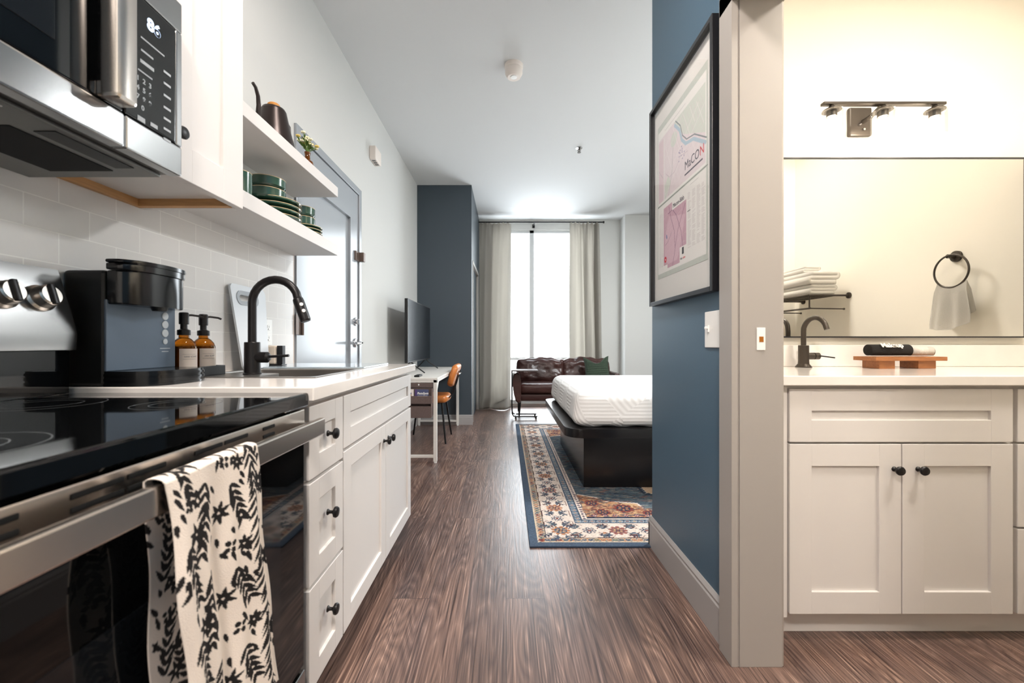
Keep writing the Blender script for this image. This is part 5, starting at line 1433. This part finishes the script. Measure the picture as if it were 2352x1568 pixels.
t = thing('light_switch', 'white light switch plate on the blue wall below the framed maps', 'light switch', (XR, 1.48, 1.07))
part('plate', MB().box((XR - .006, 1.428, 1.004), (XR - .0005, 1.535, 1.134), .003), M['white'], t)
part('toggle', MB().box((XR - .010, 1.500, 1.060), (XR - .005, 1.511, 1.084), .001).box((XR - .020, 1.502, 1.070), (XR - .008, 1.509, 1.080), .002), M['white'], t)

# ================================================================== BATHROOM
VX0, VX1, VF = .868, 2.449, 1.420
t = thing('vanity_cabinet', 'white shaker bathroom vanity with two doors and a false drawer front', 'cabinet', (1.66, 1.7, 0))
part('body', MB().box((VX0, VF + .022, .085), (VX1, 1.964, .876)), M['cab'], t)
part('toe_kick', MB().box((VX0, VF + .060, .001), (VX1, 1.964, .085)), M['cab'], t)
part('filler', MB().box((VX0, VF + .006, .085), (.958, VF + .0225, .874)), M['cab'], t)
part('false_drawer_front', shaker('Y-', VF + .022, .963, 1.722, .684, .865, .075, .022), M['cab'], t)
d = part('door', shaker('Y-', VF + .022, .963, 1.342, .100, .677, .075, .022), M['cab'], t); knob((1.317, VF, .593), (0, -1, 0), d)
d = part('door', shaker('Y-', VF + .022, 1.346, 1.722, .100, .677, .075, .022), M['cab'], t); knob((1.398, VF, .593), (0, -1, 0), d)
for z0, z1 in ((.684, .865), (.395, .677), (.100, .388)):
    d = part('drawer', shaker('Y-', VF + .022, 1.738, 2.435, z0, z1, .075, .022), M['cab'], t); knob((2.087, VF, (z0 + z1) / 2), (0, -1, 0), d)
solo('bathroom_worktop', MB().box((.866, 1.396, .878), (2.4495, 1.9635, CT), .003), M['quartz'], 'white quartz top of the bathroom vanity', 'worktop')
solo('splashback', MB().box((.866, 1.944, CT + .0005), (2.4495, 1.9640, 1.012), .002), M['quartz'], 'low white quartz splashback under the bathroom mirror', 'splashback')
# mirror
t = thing('bathroom_mirror', 'wide bathroom mirror with a thin black frame above the vanity', 'mirror', (1.67, 1.95, 1.05))
mx0, mx1, mz0_, mz1_ = .935, 2.408, 1.052, 1.876
part('mirror_glass', MB().box((mx0, 1.942, mz0_), (mx1, 1.946, mz1_)), M['mirror'], t)
f = MB(); e = .006
f.box((mx0 - e, 1.938, mz0_ - e), (mx0, 1.9645, mz1_ + e)); f.box((mx1, 1.938, mz0_ - e), (mx1 + e, 1.9645, mz1_ + e)); f.box((mx0, 1.938, mz0_ - e), (mx1, 1.9645, mz0_)); f.box((mx0, 1.938, mz1_), (mx1, 1.9645, mz1_ + e))
part('frame', f, M['frameblack'], t)
# light bar
t = thing('vanity_light', 'three-lamp bronze vanity light bar above the bathroom mirror', 'wall light', (1.667, 1.88, 2.0))
part('back_plate', MB().box((1.598, 1.945, 1.985), (1.703, 1.9645, 2.118), .006), M['bronze'], t)
part('bar', MB().box((1.398, 1.838, 2.072), (1.938, 1.862, 2.084), .002), M['bronze'], t)
part('arm', MB().tube([(1.66, 1.95, 2.05), (1.66, 1.90, 2.052), (1.664, 1.85, 2.072)], .010, 12), M['bronze'], t)
part('screw', MB().cyl((1.64, 1.9455, 2.035), (1.64, 1.936, 2.035), .007).cyl((1.66, 1.9455, 2.012), (1.66, 1.936, 2.012), .005), M['chrome'], t)
for x in (1.440, 1.667, 1.896):
    part('lamp_holder', MB().lathe((x, 1.85, 2.073), (0, 0, -1), [(.008, 0), (.012, .008), (.036, .022), (.037, .026), (.020, .028), (.020, .052), (0, .052)], 28), M['bronze'], t)
    gs = part('lamp_shade', MB().lathe((x, 1.85, 2.048), (0, 0, -1), [(.040, 0), (.043, .006), (.043, .110), (.0405, .110), (.0405, .008), (.038, .002), (.040, 0)], 40, caps=False), M['shadeglass'], t)
    part('bulb', MB().lathe((x, 1.85, 2.022), (0, 0, -1), [(.012, 0), (.014, .008), (.024, .030), (.026, .048), (.020, .066), (0, .074)], 24), M['bulb'], t)
# tap
vx, vy, vz = 1.344, 1.890, CT
t = thing('vanity_faucet', 'dark bronze arched tap on the bathroom vanity', 'tap', (vx, vy, vz))
part('faucet_body', MB().lathe((vx, vy, vz), (0, 0, 1), [(.032, 0), (.032, .004), (.022, .016), (.021, .030), (.021, .098), (.019, .100), (0, .100)]), M['bronze'], t)
Rf = .056; zf = 1.132 - Rf
pts = [(vx, vy, 1.0), (vx, vy, zf)] + [(vx + .02 * i / 13, vy - Rf + Rf * math.cos(a), zf + Rf * math.sin(a)) for i, a in enumerate([PI * k / 14 for k in range(1, 13)])]
pts.append((pts[-1][0] + .003, pts[-1][1] - .006, pts[-1][2] - .022))
part('spout', MB().tube(pts, .0105, 16), M['bronze'], t)
part('handle_hub', MB().cyl((vx + .015, vy, .962), (vx + .044, vy, .962), .0155).cyl((vx + .044, vy, .962), (vx + .048, vy, .962), .012).cyl((vx + .047, vy, .962), (vx + .068, vy, .962), .0155), M['bronze'], t)
part('handle_lever', MB().tube([(vx + .060, vy - .01, .964), (vx + .075, vy - .045, .960), (vx + .082, vy - .075, .957)], .003, 8), M['blackmetal'], t)

# wooden riser with rolled towels
t = thing('wooden_riser', 'orange-brown wooden riser tray on the bathroom vanity', 'tray', (1.70, 1.82, CT))
part('board', MB().box((1.560, 1.775, .945), (1.880, 1.885, .962), .001).rot(.05, 'Z', (1.72, 1.83, .95)), M['bamboo'], t)
for x0, x1 in ((1.590, 1.660), (1.765, 1.845)): part('foot', MB().box((x0, 1.790, CT + .0005), (x1, 1.872, .945), .001).rot(.05, 'Z', (1.72, 1.83, .95)), M['bamboo'], t)
def roll(cx, y0, y1, cz, r, turns, m, nm, lb, axis='x', th=.006):
    pts = []
    N_ = int(turns * 26)
    for i in range(N_ + 1):
        a = i / N_ * turns * 2 * PI; rr = .004 + (r - th / 2 - .004) * i / N_
        pts.append((rr * math.cos(a + 1), rr * math.sin(a + 1), rr))
    mb = MB(); A_, B_ = [], []
    L0, L1 = y0, y1
    ringsA = []
    for i, (p, q, rr) in enumerate(pts):
        d = Vector((p, q)).normalized() if rr > 0 else Vector((1, 0))
        o = Vector((p, q)) + d * th * .46; n2 = Vector((p, q)) - d * th * .46
        ringsA.append([mb.bm.verts.new((L0, cx + o.x, cz + o.y)), mb.bm.verts.new((L1, cx + o.x, cz + o.y)), mb.bm.verts.new((L1, cx + n2.x, cz + n2.y)), mb.bm.verts.new((L0, cx + n2.x, cz + n2.y))])
    mb.skin(ringsA)
    return mb
rm = roll(1.825, 1.578, 1.752, .962 + .0275, .0275, 4.5, None, None, None, th=.0058)
t = thing('rolled_towel', 'black rolled make-up towel with white lettering on the wooden riser', 'towel', (1.665, 1.825, .9622))
part('cloth_roll', rm, M['blackterry'], t, angle=3)
text('lettering', 'Makeup', .030, (1.612, 1.7915, 1.0035), (math.radians(50), 0, 0), M['terry'], t, extrude=.001, bold=.0010, xs=.98)
rm = roll(1.838, 1.762, 1.866, .962 + .0225, .0225, 3.5, None, None, None, th=.006)
solo('rolled_towel', rm, mat('ribbed_white_cloth', (236, 230, 222), .9, bump=.8, bscale=60, stretch=(8, .2, .2)), 'ribbed white rolled cloth on the wooden riser beside the black towel', 'towel', angle=3)

# things on the right wall of the bathroom, seen in the mirror
RXW = 2.45
t = thing('towel_ring', 'dark towel ring on the bathroom side wall, seen in the mirror', 'towel ring', (RXW - .05, 1.70, 1.35))
part('wall_flange', MB().lathe((RXW - .0005, 1.612, 1.492), (-1, 0, 0), [(.030, 0), (.030, .010), (.026, .014), (.012, .015), (.011, .052), (0, .052)]), M['bronze'], t)
q = MB(); rr_ = .088; cyy, czz = 1.632, 1.492 - .084
q.tube([(RXW - .055 + 0 * a, cyy + rr_ * math.cos(a), czz + rr_ * math.sin(a)) for a in [2 * PI * i / 48 for i in range(48)]], .0048, 10, closed=True)
part('ring', q, M['bronze'], t)
# white hand towel through the ring
def cloth_fold(U, V): pass
q = MB(); nu, nv = 24, 60; rows = []
for j in range(nv + 1):
    s_ = j / nv * (.235 + .17) - .17          # length along the cloth, 0 at the ring bottom
    row = []
    for i in range(nu + 1):
        u = i / nu - .5
        d = abs(s_); wv = .130 + .050 * min(1, d * 5)
        y = cyy + .004 + u * wv * 1.15 + .012 * d * math.sin(u * 9)
        side = -1 if s_ > 0 else 1
        x = RXW - .055 + side * (.012 * min(1, d * 20) + .04 * d) + .010 * math.sin(u * 14 + (1 if s_ > 0 else 2)) * min(1, d * 6)
        z = czz - rr_ + .008 - d + .022 * (u * u) * 4 + .03 * u * d * 4
        row.append(q.bm.verts.new((x, y, z)))
    rows.append(row)
for j in range(nv):
    for i in range(nu): q.bm.faces.new((rows[j][i], rows[j][i + 1], rows[j + 1][i + 1], rows[j + 1][i]))
bmesh.ops.solidify(q.bm, geom=q.bm.faces[:], thickness=.005)
solo('hand_towel', q, M['terry'], 'white hand towel hanging through the dark towel ring', 'towel', angle=3)
# rack
t = thing('towel_rack', 'dark metal towel rack on the bathroom side wall, seen in the mirror', 'towel rack', (RXW - .14, .67, 1.25))
ya2, yb2, zz2, dp = .440, .898, 1.362, .290
q = MB()
for y in (ya2, yb2): q.cyl((RXW - .01, y, zz2), (RXW - dp, y, zz2), .007)
for i in range(5):
    x = RXW - dp + .0 + i * .052; q.cyl((x, ya2, zz2 + .002), (x, yb2, zz2 + .002), .0055)
part('shelf_grid', q, M['bronze'], t)
for y in (ya2, yb2): part('wall_flange', MB().lathe((RXW - .0005, y, zz2), (-1, 0, 0), [(.022, 0), (.022, .008), (.016, .011), (0, .011)]), M['bronze'], t)
q = MB()
for y in (ya2 + .01, yb2 - .01):
    q.cyl((RXW - dp + .012, y, zz2), (RXW - dp + .012, y, zz2 - .092), .005); q.cyl((RXW - dp + .012, y, zz2 - .092), (RXW - .030, y, zz2 - .096), .0045)
    bmesh.ops.create_icosphere(q.bm, subdivisions=2, radius=.008, matrix=Matrix.Translation((RXW - .030, y, zz2 - .096)))
q.cyl((RXW - dp + .012, ya2, zz2 - .092), (RXW - dp + .012, yb2, zz2 - .092), .0065)
part('hanging_bar', q, M['bronze'], t)
def folded(y0, y1, z, h, x0, x1, label):
    q = MB(); th = h / 3 * .94
    # an S-folded band seen from its folded edge
    path = []
    xs0, xs1 = x0 + .02, x1 - .02
    r = h / 6
    zc0 = z + th / 2
    def row(zv, a, b_): return [(a + (b_ - a) * i / 8, zv) for i in range(9)]
    path += row(zc0, xs1, xs0)
    path += [(xs0 - r * math.sin(a), zc0 + r - r * math.cos(a)) for a in [PI * i / 8 for i in range(1, 8)]]
    path += row(zc0 + 2 * r, xs0, xs1)
    path += [(xs1 + r * math.sin(a), zc0 + 3 * r - r * math.cos(a)) for a in [PI * i / 8 for i in range(1, 8)]]
    path += row(zc0 + 4 * r, xs1, xs0)
    rings_ = []
    for i, (x, zv) in enumerate(path):
        a = path[max(0, i - 1)]; b_ = path[min(len(path) - 1, i + 1)]; d = Vector((b_[0] - a[0], b_[1] - a[1])).normalized(); n2 = Vector((-d.y, d.x)) * th / 2
        rings_.append([q.bm.verts.new((x + n2.x, y0, zv + n2.y)), q.bm.verts.new((x + n2.x, y1, zv + n2.y)), q.bm.verts.new((x - n2.x, y1, zv - n2.y)), q.bm.verts.new((x - n2.x, y0, zv - n2.y))])
    q.skin(rings_)
    for v in q.bm.verts:
        v.co.z += .004 * noise.noise(v.co * 9)
    return solo('folded_towel', q, M['terry'], label, 'towel', 'white towels on the rack', angle=3)
z0_ = zz2 + .0115
folded(.45, .89, z0_, .070, RXW - .280, RXW - .080, 'white folded towel at the bottom of the stack on the towel rack')
folded(.45, .895, z0_ + .072, .092, RXW - .285, RXW - .070, 'white folded towel in the middle of the stack on the towel rack')
folded(.50, .80, z0_ + .166, .050, RXW - .270, RXW - .125, 'small white folded towel on top of the stack on the towel rack')
